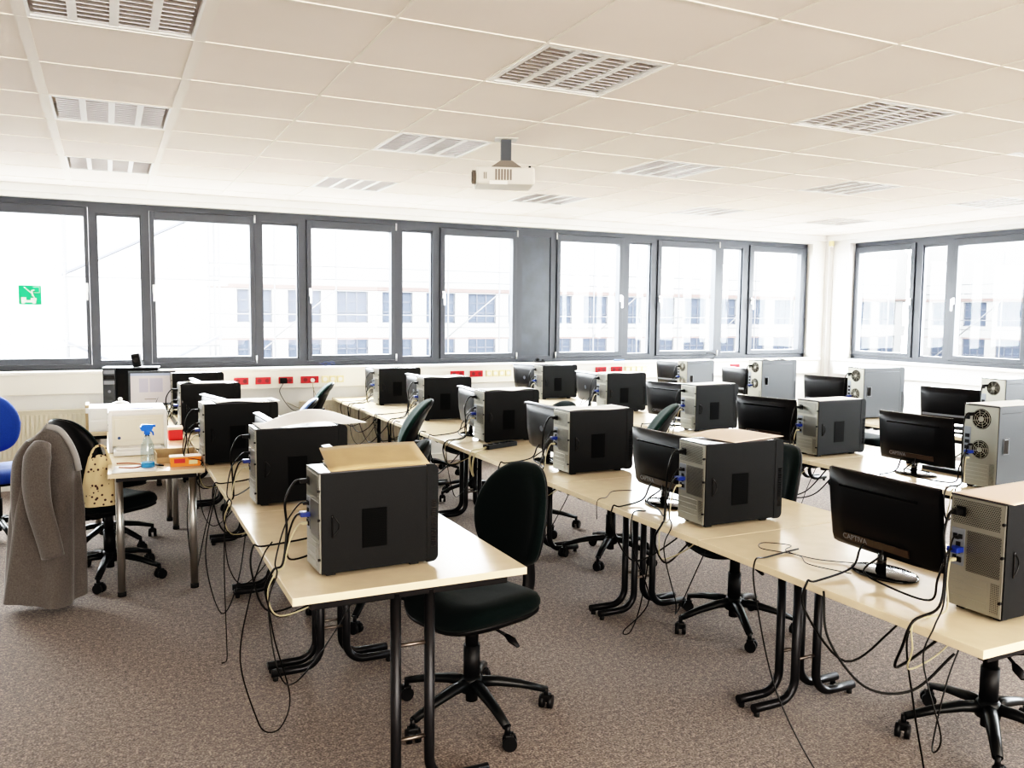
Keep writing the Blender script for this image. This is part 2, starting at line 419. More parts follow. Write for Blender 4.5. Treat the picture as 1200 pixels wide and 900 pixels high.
# ------------------------------------------------------------------ windows
WN = [0]
def window_run(panes, loc, rz, x0, x1):
    """panes: list of (kind, a, b, handle) in local x; frame field x0..x1; y outward"""
    # limits of each window unit = midway between glass edges
    n = len(panes)
    for k, (kind, a, b, hd) in enumerate(panes):
        l = x0 if k == 0 else (panes[k-1][2]+a)/2
        r = x1 if k == n-1 else (b+panes[k+1][1])/2
        WN[0] += 1
        root = empty('window_%d' % WN[0], (loc[0], loc[1], 0), rz, kind='structure')
        f = MB(); zb, zt = ZS, ZT
        if kind == 'big': fb, ft, fl, fr = zb+.045, zt-.05, l+.012, r-.012
        else: fb, ft, fl, fr = 1.122, 2.478, a, b
        y0, y1 = .10, .17
        f.box(l, y0, zb, fl, y1, zt); f.box(fr, y0, zb, r, y1, zt)
        f.box(fl, y0, zb, fr, y1, fb); f.box(fl, y0, ft, fr, y1, zt)
        f.build('window_frame', M['frame'], root)
        if kind == 'big':
            s = MB(); pb, pt = 1.160, 2.440
            s.box(fl+.004, y0-.018, fb+.004, a, y1, ft-.004, .004); s.box(b, y0-.018, fb+.004, fr-.004, y1, ft-.004, .004)
            s.box(a-.001, y0-.018, fb+.004, b+.001, y1, pb, .004); s.box(a-.001, y0-.018, pt, b+.001, y1, ft-.004, .004)
            sa = s.build('sash', M['frame'], root)
            MB().box(a, y1-.035, pb, b, y1-.029, pt).build('pane', M['glass'], root)
            hx = (a+fl)/2+.008 if hd == 'L' else (b+fr)/2-.008
            h = MB(); h.box(hx-.013, y0-.030, 1.76, hx+.013, y0-.016, 1.84, .003)
            h.box(hx-.009, y0-.060, 1.80, hx+.009, y0-.028, 1.822, .003); h.box(hx-.010, y0-.066, 1.685, hx+.010, y0-.050, 1.825, .004)
            h.build('handle', M['alu'], sa)
            hx = fr+.004 if hd == 'L' else fl-.004
            for z in (1.09, 2.46): MB().cyl((hx, y0-.018, z), .009, .075, n=8).build('hinge', M['alu'], sa)
        elif kind == 'slim':
            s = MB(); w = .014
            s.box(a, y0+.02, fb, a+w, y1, ft); s.box(b-w, y0+.02, fb, b, y1, ft); s.box(a+w, y0+.02, fb, b-w, y1, fb+w); s.box(a+w, y0+.02, ft-w-.01, b-w, y1, ft)
            s.build('glazing_bead', M['frame'], root)
            MB().box(a+w, y1-.035, fb+w, b-w, y1-.029, ft-w).build('pane', M['glass'], root)
        else:
            s = MB().box(a, y0+.012, 1.11, b, y1, 2.50, .006)
            s.build('solid_panel', M['panel'], root)

window_run([('slim', -2.90, -2.60, ''), ('big', -2.50, -1.66, 'R'), ('slim', -1.56, -1.18, ''), ('big', -1.05, -.164, 'R'),
            ('slim', -.067, .312, ''), ('big', .422, 1.279, 'L'), ('slim', 1.393, 1.752, ''), ('big', 1.88, 2.714, 'L'),
            ('slim', 2.836, 3.182, ''), ('big', 3.32, 4.133, 'L'), ('panel', 4.261, 4.624, ''), ('big', 4.747, 5.553, 'R'),
            ('slim', 5.699, 6.022, ''), ('big', 6.162, 6.992, 'L'), ('slim', 7.129, 7.45, ''), ('big', 7.621, 8.434, 'L')],
           (0, YB), 0, WX0, WX1)
# right wall, local x runs towards -Y from RY1
rp = []; y = 8.06
seq = [('big', .79, 'R'), ('slim', .33, ''), ('big', .80, 'L')]
u = RY1-8.065; k = 0
while u + .9 < RY1-RY0:
    kd, w, hd = seq[k % 2 * 1 if k % 4 != 2 else 2]
    rp.append((kd, u, u+w, hd)); u += w + .155; k += 1
window_run(rp, (XR, RY1), -PI/2, 0, RY1-RY0)

# green safety sticker on the first large pane
st = empty('window_sticker', (-.607, 8.625, 1.725), 0, 'small green square sticker with a white digger pictogram on the leftmost large window', 'sticker')
MB().box(-.088, 0, -.085, .088, .003, .085).build('backing', M['green'], st)
p = MB()
p.tube([(-.06, -.002, -.055), (.03, -.002, -.055)], .012, 6); p.cyl((-.055, -.004, -.062), .016, .003, 'Y', 12); p.cyl((.03, -.004, -.062), .016, .003, 'Y', 12)
p.box(-.07, -.004, -.055, -.03, -.001, -.02); p.box(.005, -.004, -.05, .05, -.001, -.025)
p.tube([(.035, -.002, -.03), (.02, -.002, .01), (-.045, -.002, .07)], .005, 6); p.tube([(.02, -.002, -.01), (.015, -.002, .04), (.035, -.002, .045)], .007, 6)
p.tube([(.025, -.002, .072), (.075, -.002, .072), (.075, -.002, .022), (.03, -.002, .022)], .0025, 4)
p.build('pictogram', M['white'], st)

# ------------------------------------------------------------------ radiators
def radiator(x0, x1, y, rz=0, label='', loc=None):
    w = x1-x0; root = empty('radiator', loc or (x0, y, .25), rz, label, 'radiator', None)
    b = MB(); z0, z1 = .0, .45; n = int(w/.036)
    b.box(0, .026, z0, w, .046, z1)
    for k in range(n):
        x = (k+.5)*w/n; b.box(x-.012, .012, z0+.03, x+.012, .027, z1-.03, .004)
    b.build('panel', M['rad'], root)
    g = MB()
    g.box(0, .0, z1, w, .05, z1+.012, .003)
    g.build('top_grille', M['rad'], root)
    v = MB().cyl((w+.0, .03, .04), .008, .05, 'X', 10); v.cyl((w+.04, .03, .02), .018, .05, 'Z', 12); v.build('valve', M['alu'], root)
    v = MB().tube([(w+.04, .03, .02), (w+.04, .03, -.2495)], .007, 8); v.build('pipe', M['rad'], root)
    return root
radiator(-1.35, -.16, 8.43, 0, 'ribbed cream radiator under the windows behind the blue chair')
radiator(1.72, 3.05, 8.43, 0, 'ribbed cream radiator under the windows at the far end of the middle table row')
radiator(4.4, 5.6, 8.43, 0, 'ribbed cream radiator under the windows between the middle and third table rows')
radiator(0, 1.3, 0, -PI/2, 'white radiator on the right wall under the window', (XR-.07, 6.8, .25))

# ------------------------------------------------------------------ sockets on trunking
def socket(x0, x1, z, m, dark, lab, g, n=2, cat='socket'):
    r = empty('wall_socket', ((x0+x1)/2, 8.435, z), 0, lab, cat, g); w = x1-x0
    MB().box(-w/2, -.012, -.034, w/2, .0, .034, .004).build('faceplate', m, r)
    for k in range(n):
        cx = -w/2 + w*(k+.5)/n
        o = MB().cyl((cx, -.0135, 0), .021, .004, 'Y', 16); o.build('outlet', dark, r)
    return r
names = ['first', 'second', 'third', 'fourth', 'fifth', 'sixth', 'seventh', 'eighth', 'ninth']
zr = .925
for k, (a, b) in enumerate([(1.09, 1.225), (1.291, 1.437), (1.511, 1.652), (1.727, 1.905)]):
    socket(a, b, zr, M['red'], M['dkred'], 'red double wall socket, %s from the left under the second window group' % names[k], 'red sockets on the left trunking')
for k in range(3):
    socket(1.935+k*.078, 2.005+k*.078, zr, M['ysock'], M['trunk'], 'yellowish single socket, %s of three right of the left red sockets' % names[k], 'yellowish sockets on the left trunking', 1)
for k, (a, b) in enumerate([(3.325, 3.484), (3.554, 3.705)]):
    socket(a, b, zr+.02, M['red'], M['dkred'], 'red double wall socket, %s of the pair above the far end of the middle row' % ('left' , 'right')[k], 'red sockets on the middle trunking')
for k in range(4):
    socket(3.745+k*.078, 3.815+k*.078, zr+.02, M['ysock'], M['trunk'], 'yellowish single socket, %s of four beside the middle red pair' % names[k], 'yellowish sockets on the middle trunking', 1)
for k, (a, b) in enumerate([(5.15, 5.295), (5.362, 5.517)]):
    socket(a, b, zr+.03, M['red'], M['dkred'], 'red double wall socket, %s of the pair behind the third row' % ('left', 'right')[k], 'red sockets on the right trunking')
for k in range(4):
    socket(5.56+k*.078, 5.63+k*.078, zr+.03, M['ysock'], M['trunk'], 'yellowish single socket, %s of four behind the third row' % names[k], 'yellowish sockets on the right trunking', 1)
socket(7.15, 7.30, zr+.03, M['red'], M['dkred'], 'single red double socket on the trunking behind the far right row', None)
# plugs in the left sockets
tag(MB().box(1.52, 8.39, .895, 1.59, 8.425, .95, .006).build('power_adapter', M['black']), 'black plug-in adapter in the third red socket from the left', 'adapter')
pl = empty('wall_plug', (1.84, 8.423, .92), 0, 'white plug with a thin lead in the fourth red socket from the left', 'plug')
MB().cyl((0, -.03, 0), .02, .03, 'Y', 12).build('plug_body', M['white'], pl)
MB().tube(cr([(0, -.03, -.01), (0, -.04, -.08), (.03, -.02, -.2), (-.1, 0, -.28), (-.25, .03, -.22)]), .003, 6).build('lead', M['cgrey'], pl)
tag(MB().tube(cr([(1.55, 8.39, .90), (1.52, 8.41, .8), (1.66, 8.46, .62), (1.85, 8.47, .66), (1.86, 8.46, .84)]), .003, 6).build('thin_lead', M['cblack']),
    'thin dark lead drooping below the adapter on the window wall', 'cable')

# motion sensor at the ceiling corner
sn = empty('motion_sensor', (8.78, 8.40, 2.615), 0, 'small cream sensor box at the top of the room corner', 'sensor')
MB().box(-.03, -.02, -.07, .03, .02, -.0, .008).build('housing', M['ysock'], sn)
MB().lathe([(.024, 0), (.022, -.012), (.012, -.022), (.002, -.025)], (0, 0, -.07), 14).build('lens', M['white'], sn)

# ------------------------------------------------------------------ luminaires
def make_light(loc, label, g):
    r = empty('ceiling_light', loc, 0, label, 'ceiling light', g)
    h = MB(); w = T-.022; d = .09
    h.add([(-w/2,-w/2,0),(w/2,-w/2,0),(w/2,w/2,0),(-w/2,w/2,0),(-w/2,-w/2,d),(w/2,-w/2,d),(w/2,w/2,d),(-w/2,w/2,d)],
          [(0,1,5,4),(1,2,6,5),(2,3,7,6),(3,0,4,7),(4,5,6,7)])
    h.build('housing', M['housing'], r)
    f = MB(); e = .022
    f.box(-w/2, -w/2, -.003, w/2, -w/2+e, .012); f.box(-w/2, w/2-e, -.003, w/2, w/2, .012)
    f.box(-w/2, -w/2+e, -.003, -w/2+e, w/2-e, .012); f.box(w/2-e, -w/2+e, -.003, w/2, w/2-e, .012)
    f.build('frame', M['white'], r)
    # four troughs running in Y, mirrored V louvres
    n = 4; iw = w-2*e
    for k in range(1, n):
        x = -iw/2+iw*k/n; s = MB().prism([(x-.016, .0), (x+.016, .0), (x+.004, .05), (x-.004, .05)], -w/2+e, w/2-e, 'Y'); s.build('divider', M['white'], r)
    for k in range(n):
        x0 = -iw/2+iw*k/n+.016; x1 = -iw/2+iw*(k+1)/n-.016; s = MB()
        for q in range(12):
            y = -iw/2+iw*(q+.5)/12; s.prism([(y-.005, .002), (y+.005, .002), (y+.001, .042), (y-.001, .042)], x0, x1, 'X')
        s.build('louvre', M['louvre'], r)
        MB().cyl(((x0+x1)/2, -iw/2, .066), .008, iw, 'Y', 8).build('tube_lamp', M['white'], r)
    return r
L0 = None
rowname = {-1: 'nearest', 2: 'middle', 5: 'farthest', -4: 'rearmost'}
colname = {-4: 'outermost left', -1: 'left', 2: 'second', 5: 'third', 8: 'fourth', 11: 'right-hand'}
for (i, j) in lights:
    loc = (GX+(i+.5)*T, GY+(j+.5)*T, H)
    lab = 'square louvred ceiling light, %s of the %s column of lights' % (rowname[j], colname[i])
    if L0 is None: L0 = make_light(loc, lab, 'louvred ceiling lights')
    else:
        c_ = copy_tree(L0); c_.location = loc; c_['label'] = lab

# ------------------------------------------------------------------ projector
pr = empty('ceiling_projector', (2.27, 4.83, H), R(-20), 'white projector hanging on a short grey mount from the ceiling', 'projector')
MB().box(-.07, -.06, -.008, .07, .06, -.0, .002).build('ceiling_plate', M['proj'], pr)
MB().box(-.032, -.025, -.16, .032, .025, -.008, .003).build('mount_column', M['pclight'], pr)
MB().prism([(-.11, -.19), (.11, -.19), (.035, -.14), (-.035, -.14)], -.05, .05, 'Y').build('mount_bracket', M['projv'], pr)
b_ = MB().box(-.19, -.12, -.295, .17, .14, -.19, .014).build('body', M['proj'], pr)
v = MB()
for k in range(6): v.box(-.075+k*.018, -.1225, -.27, -.064+k*.018, -.119, -.205)
for k in range(2): v.box(-.145+k*.012, -.1225, -.265, -.139+k*.012, -.119, -.225)
v.build('vent_slots', M['projv'], b_)
l_ = MB(); l_.cyl((-.19, -.04, -.245), .042, -.022, 'X', 24); l_.build('lens_ring', M['projv'], pr)
MB().cyl((-.212, -.04, -.245), .032, -.004, 'X', 24).build('lens', M['gloss'], pr)
MB().box(-.11, -.125, -.297, .0, -.118, -.275, .002).build('cover_latch', M['white'], pr)
for k, (x, y) in enumerate([(-.1, .1), (.14, .1), (.14, -.09)]): MB().cyl((x, y, -.19), .008, .012, 'Z', 10).build('mount_screw', M['black'], pr)

# ------------------------------------------------------------------ tables
def make_table(w, ln, cx, label, g):
    r = empty('table', (0,0,0), 0, label, 'table', g)
    MB().box(0, .002, .715, w, ln-.002, .74, .002).build('tabletop', M['wood'], r)
    for y, s in ((.045, 1), (ln-.045, -1)):
        # twin upright with feet turned outwards
        f = MB(); g_ = .058; rr = .0178; zf = .034; q = .085
        for sd in (-1, 1):
            x = cx+sd*g_
            path = [(x, y, .70), (x, y, zf+q)]
            for k in range(1, 9):
                a = PI/2*k/8; path.append((x+sd*q*(1-math.cos(a)), y, zf+q-q*math.sin(a)))
            path.append((x+sd*.215, y, zf))
            f.tube(path, rr, 12)
        lg = f.build('leg', M['steel'], r)
        b = MB(); b.tube([(cx-g_, y, .20), (cx+g_, y, .20)], .007, 8); b.tube([(cx-g_, y, .52), (cx+g_, y, .52)], .007, 8)
        b.build('rung', M['rung'], lg)
        t = MB(); t.box(.06, y-.015, .685, w-.06, y+.015, .712, .003); t.build('crossbar', M['steel'], r)
        for xx in (cx-.255, cx+.255): MB().cyl((xx, y, 0.0), .012, .022, 'Z', 10).build('foot_glide', M['rubber'], lg)
    s = MB(); s.box(.10, .06, .675, .13, ln-.06, .705); s.box(w-.13, .06, .675, w-.10, ln-.06, .705); s.build('side_rail', M['steel'], r)
    return r
PT = 1.172
ROWS = {'A': dict(x=.48, w=.79, cx=.395, y0=2.50, n=5, nm='left row'), 'B': dict(x=2.03, w=.845, cx=.535, y0=1.372, n=6, nm='middle row'),
        'C': dict(x=3.775, w=.845, cx=.50, y0=1.372, n=6, nm='third row'), 'D': dict(x=5.56, w=.845, cx=.50, y0=2.544, n=5, nm='far right row')}
for rk, q in ROWS.items():
    base = None
    for k in range(q['n']):
        pos = ('nearest', 'second', 'third', 'fourth', 'fifth', 'sixth')[k]
        lab = 'light maple computer table with dark steel legs, %s table of the %s' % (pos, q['nm'])
        if base is None: base = make_table(q['w'], PT, q['cx'], lab, 'tables of the %s' % q['nm']); t = base
        else: t = copy_tree(base); t['label'] = lab
        t.location = (q['x'], q['y0']+k*PT, 0)

# ------------------------------------------------------------------ PC towers
def slots(mb, x, y0, y1, z0, z1, n, d=.0025):
    h = (z1-z0)/n
    for k in range(n): mb.box(x-d, y0, z0+k*h+.002, x, y1, z0+(k+1)*h-.004, .0008)
def fan_grille(cx, cz, r, x):
    g = MB()
    for q in (1.0, .76, .52, .30): g.tube([(x, cx+r*q*math.cos(2*PI*k/28), cz+r*q*math.sin(2*PI*k/28)) for k in range(28)], .0016, 5, False, True)
    for k in range(8):
        a = 2*PI*k/8+.2; g.tube([(x, cx+r*.22*math.cos(a), cz+r*.22*math.sin(a)), (x, cx+r*math.cos(a+.35), cz+r*math.sin(a+.35))], .0016, 5)
    g.cyl((x-.001, cx, cz), r*.24, .003, 'X', 16)
    return g
def make_tower(kind, H_=.345, D=.41, W=.175, m_side='pcblack'):
    """rear plate at x=0 facing -X, camera-side panel at y=0"""
    r = empty('computer_tower')
    s = MB().box(.006, .0035, .012, D-.04, W-.0035, H_-.003, .003); s.build('case', M['pcblack'], r)
    s = MB().box(.004, 0, .012, D-.042, .0035, H_-.004, .001); sp = s.build('side_panel', M[m_side], r)
    s = MB().box(.004, W-.0035, .012, D-.042, W, H_-.004, .001); s.build('side_panel', M[m_side], r)
    MB().box(.0, 0, H_-.005, D-.042, W, H_, .0015).build('top_cover', M['pctop'], r)
    # front bezel, rounded
    def rr(x0, z0, x1, z1, rad, n=5):
        o = []
        for (cx, cz, a) in ((x1-rad, z1-rad, 0), (x0, z1, None), (x0, z0, None), (x1-rad, z0+rad, -PI/2)):
            if a is None: o.append((cx, cz))
            else: o += [(cx+rad*math.cos(a+PI/2*k/n), cz+rad*math.sin(a+PI/2*k/n)) for k in range(n+1)]
        return o
    fb = MB().prism(rr(D-.042, .008, D, H_+.002, .022), -.001, W+.001, 'Y').build('front_bezel', M[m_side], r)
    v = MB()
    for k in range(22): v.box(D-.026, -.0022, .06+k*.0075, D-.008, -.0008, .0635+k*.0075)
    v.build('bezel_vent', M['gloss'], fb)
    MB().box(D-.001, .03, H_-.09, D+.001, W-.03, H_-.05).build('drive_bay', M['gloss'], fb)
    MB().cyl((D-.001, W/2, H_-.14), .010, .003, 'X', 14).build('power_button', M['silver'], fb)
    if kind == 'mesh':
        rp_ = MB().box(.0, .004, .014, .007, W-.004, H_-.006, .001).build('rear_panel', M['rearmetal'], r)
        MB().box(-.0015, .018, H_-.085, .001, W-.012, H_-.012, .0006).build('power_supply_grille', M['psu'], rp_)
        MB().box(-.003, W-.052, H_-.062, .001, W-.022, H_-.034, .001).build('power_inlet', M['black'], rp_)
        io = MB().box(-.002, W-.052, .135, .001, W-.010, H_-.10, .0008).build('connector_plate', M['silver'], rp_)
        p_ = MB()
        p_.box(-.005, W-.045, .215, 0, W-.034, .228); p_.box(-.005, W-.028, .215, 0, W-.017, .228)
        p_.box(-.005, W-.045, .145, 0, W-.032, .160); p_.box(-.005, W-.028, .145, 0, W-.018, .165); p_.box(-.006, W-.040, .17, 0, W-.028, .205)
        p_.build('port', M['black'], io)
        MB().box(-.0015, .012, .125, .001, W-.060, H_-.10, .0006).build('fan_grille', M['fanmesh'], rp_)
        e = MB(); slots(e, .001, .045, W-.016, .028, .112, 4); e.build('slot_cover', M['rearmetal'], rp_)
        MB().box(-.001, .012, .024, .001, .036, .112).build('slot_vent', M['slotmesh'], rp_)
        for z in (.06, .19, .285): MB().cyl((-.006, .006, z), .0045, .008, 'X', 10).build('thumbscrew', M['black'], rp_)
        MB().box(.14, -.0012, .085, .225, .0005, .215, .0004).build('side_vent', M['sidevent'], sp)
        h = MB().tube([(.040, -.001, .13+.075*k/12) for k in range(13)], .0022, 6)
        h.tube([(.040+.022*math.sin(PI*k/12), -.001, .13+.075*k/12) for k in range(13)], .0012, 6); h.build('handle_recess', M['gloss'], sp)
    else:
        rp_ = MB().box(.0, .004, .014, .007, W-.004, H_-.006, .001).build('rear_panel', M['rearmetal'], r)
        cy = W/2-.002
        for z, rad in ((H_-.07, .047), (H_-.225, .043)):
            MB().cyl((-.0012, cy, z), rad+.004, .004, 'X', 28).build('fan_opening', M['gloss'], rp_)
            fan_grille(cy, z, rad, -.003).build('fan_grille', M['rearmetal'], rp_)
        MB().box(-.003, W-.034, H_-.078, .001, W-.010, H_-.050, .001).build('power_inlet', M['black'], rp_)
        io = MB().box(-.002, W-.044, .155, .001, W-.008, H_-.115, .0008).build('connector_plate', M['silver'], rp_)
        p_ = MB()
        for z in (.165, .195, .225, .255): p_.box(-.005, W-.038, z, 0, W-.016, z+.018)
        p_.build('port', M['black'], io)
        e = MB(); slots(e, .001, .045, W-.016, .03, .13, 5); e.build('slot_cover', M['rearmetal'], rp_)
        MB().box(-.001, .012, .026, .001, .038, .135).build('slot_vent', M['slotmesh'], rp_)
        h = MB().box(.045, -.004, H_-.235, .078, .001, H_-.165, .003); lt = h.build('side_latch', M['gloss'], sp)
        MB().tube([(.041, -.003, H_-.24), (.041, -.003, H_-.16), (.082, -.003, H_-.16), (.082, -.003, H_-.24)], .0016, 6, False, True).build('latch_rim', M['silver'], lt)
        MB().tube([(.02, -.0005, H_-.035), (D-.06, -.0005, H_-.035)], .0015, 5).build('panel_ridge', M['pclight'], sp)
    for (x, y) in ((.04, .03), (.04, W-.03), (D-.08, .03), (D-.08, W-.03)):
        MB().box(x-.016, y-.012, 0, x+.016, y+.012, .013, .002).build('foot', M['rubber'], r)
    return r

TT = .741
protos = {}
def tower(kind, key, x, y, rz, label, g, **kw):
    if key not in protos: protos[key] = r = make_tower(kind, **kw)
    else: r = copy_tree(protos[key])
    r.location = (x, y, TT); r.rotation_euler = (0, 0, rz); tag(r, label, 'computer', g)
    return r
A, B, C, D_ = [], [], [], []
gA, gB, gC, gD = ['computer towers on the %s' % ROWS[k]['nm'] for k in 'ABCD']
tower('mesh', 'm', .600, 2.655, R(2), 'black computer tower with a folded brown card on top, nearest in the left row', gA)
tower('mesh', 'm', .572, 3.765, R(1), 'black computer tower under a curling white sheet, second in the left row', gA)
tower('mesh', 'm', .470, 4.90, R(4), 'black computer tower topped with a flat white sheet, third in the left row', gA)
tower('mesh', 'm', .450, 6.28, R(2), 'black computer tower, fourth in the left row, just beyond the printer desk', gA)
tower('mesh', 'm', .470, 7.42, R(2), 'black computer tower, farthest in the left row against the windows', gA)
tower('mesh', 'm', 2.243, 1.472, 0, 'black computer tower cut off by the right picture edge, nearest in the middle row', gB)
tower('mesh', 'm', 2.150, 2.666, 0, 'black computer tower with peach paper on top, second in the middle row', gB)
tower('mesh', 'm', 2.205, 3.865, R(1), 'black computer tower, third in the middle row, right of the black swivel chair back', gB)
tower('mesh', 'm', 2.240, 5.069, 0, 'black computer tower with the power strip at its foot, fourth in the middle row', gB)
tower('mesh', 'm', 2.255, 6.29, 0, 'black computer tower, fifth in the middle row', gB)
tower('mesh', 'm', 2.250, 7.503, R(1), 'black computer tower, farthest in the middle row near the red sockets', gB)
tower('fan', 'f', 3.955, 2.666, 0, 'tall computer tower with two round rear fans, nearest in the third row', gC, H_=.425, D=.44, W=.19, m_side='pcgrey')
tower('mesh', 'm', 3.900, 3.780, R(1), 'black computer tower, second in the third row, with its perforated rear in view', gC)
tower('mesh', 'm', 3.905, 4.973, R(2), 'black computer tower, third in the third row, right of the oval-footed monitor', gC)
tower('mesh', 'm', 3.930, 6.24, 0, 'black computer tower, fourth in the third row', gC)
tower('mesh', 'm', 3.935, 7.46, R(2), 'black computer tower, farthest in the third row by the windows', gC)
tower('fan', 'g', 5.72, 3.82, 0, 'grey computer tower with round fan, nearest in the far right row at the picture edge', gD, H_=.432, D=.45, W=.19, m_side='pcgrey')
tower('fan', 'g', 5.745, 5.08, R(-4), 'tall grey computer tower with round fans standing before the right wall windows corner', gD)
tower('fan', 'g', 5.70, 6.26, R(1), 'tall grey computer tower topped by a wavy sheet, third in the far right row', gD)
tower('fan', 'l', 5.72, 7.45, 0, 'pale grey smaller computer tower, farthest in the far right row', gD, H_=.365, D=.37, W=.175, m_side='pclight')

# ------------------------------------------------------------------ monitors
def make_monitor(kind, W=.445, Ht=.272):
    """origin at the centre of the foot; screen faces +X, back faces -X"""
    r = empty('monitor'); zc = .068 + Ht/2; tilt = R(-8)
    mx = Matrix.Translation((0, 0, 0)) @ Matrix.Rotation(tilt, 4, 'Y')
    z0, z1 = .062, .062+Ht
    bk = MB()
    # shell: thin rim and thicker belly
    prof = [(.012, z0), (-.006, z0+.004), (-.030, z0+.03), (-.034, z0+Ht*.45), (-.022, z1-.05), (-.008, z1-.003), (.012, z1)]
    n = len(prof); vs = []
    for y, k in ((-W/2, .25), (-W/2+.03, .8), (-W/2+.09, 1), (W/2-.09, 1), (W/2-.03, .8), (W/2, .25)):
        for (x, z) in prof: vs.append((.012+(x-.012)*k, y, z))
    bk.add(vs, [(a*n+b, (a+1)*n+b, (a+1)*n+b+1, a*n+b+1) for a in range(5) for b in range(n-1)], True, mx)
    fs = [list(range(n)), list(range(5*n, 6*n))[::-1]] + [(a*n, (a+1)*n, (a+1)*n+n-1, a*n+n-1) for a in range(5)]
    bk.add(vs, fs, False, mx)
    back = bk.build('back_cover', M['monback'], r)
    bz = MB(); e = .014
    bz.box(.012, -W/2, z0, .022, W/2, z0+e*1.3, .002, mx); bz.box(.012, -W/2, z1-e, .022, W/2, z1, .002, mx)
    bz.box(.012, -W/2, z0+e*1.3, .022, -W/2+e, z1-e, .0, mx); bz.box(.012, W/2-e, z0+e*1.3, .022, W/2, z1-e, .0, mx)
    bz.build('bezel', M['silver'] if kind == 'silver' else M['gloss'], r)
    MB().box(.012, -W/2+e, z0+e*1.3, .019, W/2-e, z1-e, 0, mx).build('screen', M['screen'], r)
    if kind == 'captiva':
        MB().box(-.0245, -W/2+.06, z1-.052, -.016, W/2-.07, z1-.044, .001, mx).build('vent_slot', M['gloss'], back)
        MB().box(-.0355, -W/2+.09, z0+.036, -.028, W/2-.09, z0+.062, .001, mx).build('lower_band', M['monbrown'], back)
        text_mesh('logo', 'CAPTIVA', .026, M['silver'], back,
                  mx @ Matrix.Translation((-.0358, .085, z0+.049)) @ Matrix.Rotation(-PI/2, 4, 'Z') @ Matrix.Rotation(PI/2, 4, 'X'))
    elif kind == 'silver':
        MB().cyl((-.0345, 0, zc), .017, .003, 'X', 20, None, mx).build('emblem', M['silver'], back)
        MB().box(-.010, -W/2-.001, z1-.006, .022, W/2+.001, z1+.002, .001, mx).build('top_rim', M['silver'], back)
        text_mesh('logo', 'hp', .024, M['silver'], back,
                  mx @ Matrix.Translation((-.036, 0, zc)) @ Matrix.Rotation(-PI/2, 4, 'Z') @ Matrix.Rotation(PI/2, 4, 'X'))
    else:
        MB().box(-.0355, -W/2+.03, z0+.062, -.026, W/2-.03, z0+.078, .001, mx).build('silver_band', M['silver'], back)
    # neck and foot
    nk = MB(); nk.tube([(-.018, 0, .010), (-.014, 0, .05), (-.012, 0, .10)], [.017, .015, .014], 12); nk.build('neck', M['gloss'], r)
    ft = MB().lathe([(.098, 0), (.105, .003), (.104, .007), (.094, .010), (.03, .013)], (0, 0, 0), 36, .85, 1.12)
    ft.build('foot', M['gloss'], r)
    return r
mons = {}
def monitor(kind, x, y, rz, label, g):
    if kind not in mons: r = mons[kind] = make_monitor(kind)
    else: r = copy_tree(mons[kind])
    r.location = (x, y, TT); r.rotation_euler = (0, 0, rz); tag(r, label, 'monitor', g)
mB = ['monitors on the %s' % ROWS[k]['nm'] for k in 'ABCD']
monitor('silver', .80, 3.08, R(-3), 'flat monitor mostly hidden behind the tower with the brown card', mB[0])
monitor('silver', .74, 4.30, R(2), 'flat monitor with a pale top edge hidden behind the second tower of the left row', mB[0])
monitor('silver', .62, 5.44, R(12), 'flat monitor behind the third tower of the left row', mB[0])
monitor('silver', .64, 6.80, R(4), 'flat monitor behind the fourth tower of the left row', mB[0])
monitor('captiva', 2.335, 1.945, R(-1), 'black monitor with its back to us on an oval foot, nearest in the middle row', mB[1])
monitor('captiva', 2.285, 3.10, R(2), 'black monitor with its back to us left of the peach-papered tower', mB[1])
monitor('silver', 2.32, 4.29, R(2), 'silver-rimmed monitor half hidden behind the third tower of the middle row', mB[1])
monitor('silver', 2.33, 5.47, R(-6), 'silver-rimmed monitor with a round emblem beside the power strip tower', mB[1])
monitor('silver', 2.40, 6.78, R(3), 'silver-rimmed monitor beside the fifth tower of the middle row', mB[1])
monitor('silver', 2.36, 7.88, R(8), 'silver-rimmed monitor at the window end of the middle row', mB[1])
monitor('captiva', 4.01, 3.165, R(3), 'black monitor with its back to us beside the nearest round-fan tower', mB[2])
monitor('captiva', 3.90, 4.21, R(13), 'black monitor turned slightly, right of the third tower of the third row', mB[2])
monitor('captiva', 4.00, 5.42, R(12), 'black monitor on an oval foot behind the leaning green chair', mB[2])
monitor('silver', 4.00, 6.62, R(-2), 'dark monitor between the fourth and third towers of the third row', mB[2])
monitor('silver', 3.98, 7.85, R(12), 'dark monitor at the window end of the third row', mB[2])
monitor('dell', 5.76, 4.27, R(10), 'black monitor with a silver band, nearest in the far right row', mB[3])
monitor('dell', 5.80, 5.52, R(12), 'black monitor with a silver band beside the corner fan tower', mB[3])
monitor('dell', 5.86, 6.80, R(-6), 'dark monitor beside the tower with the wavy sheet', mB[3])
monitor('dell', 5.90, 7.95, R(12), 'dark monitor left of the pale grey tower by the windows', mB[3])

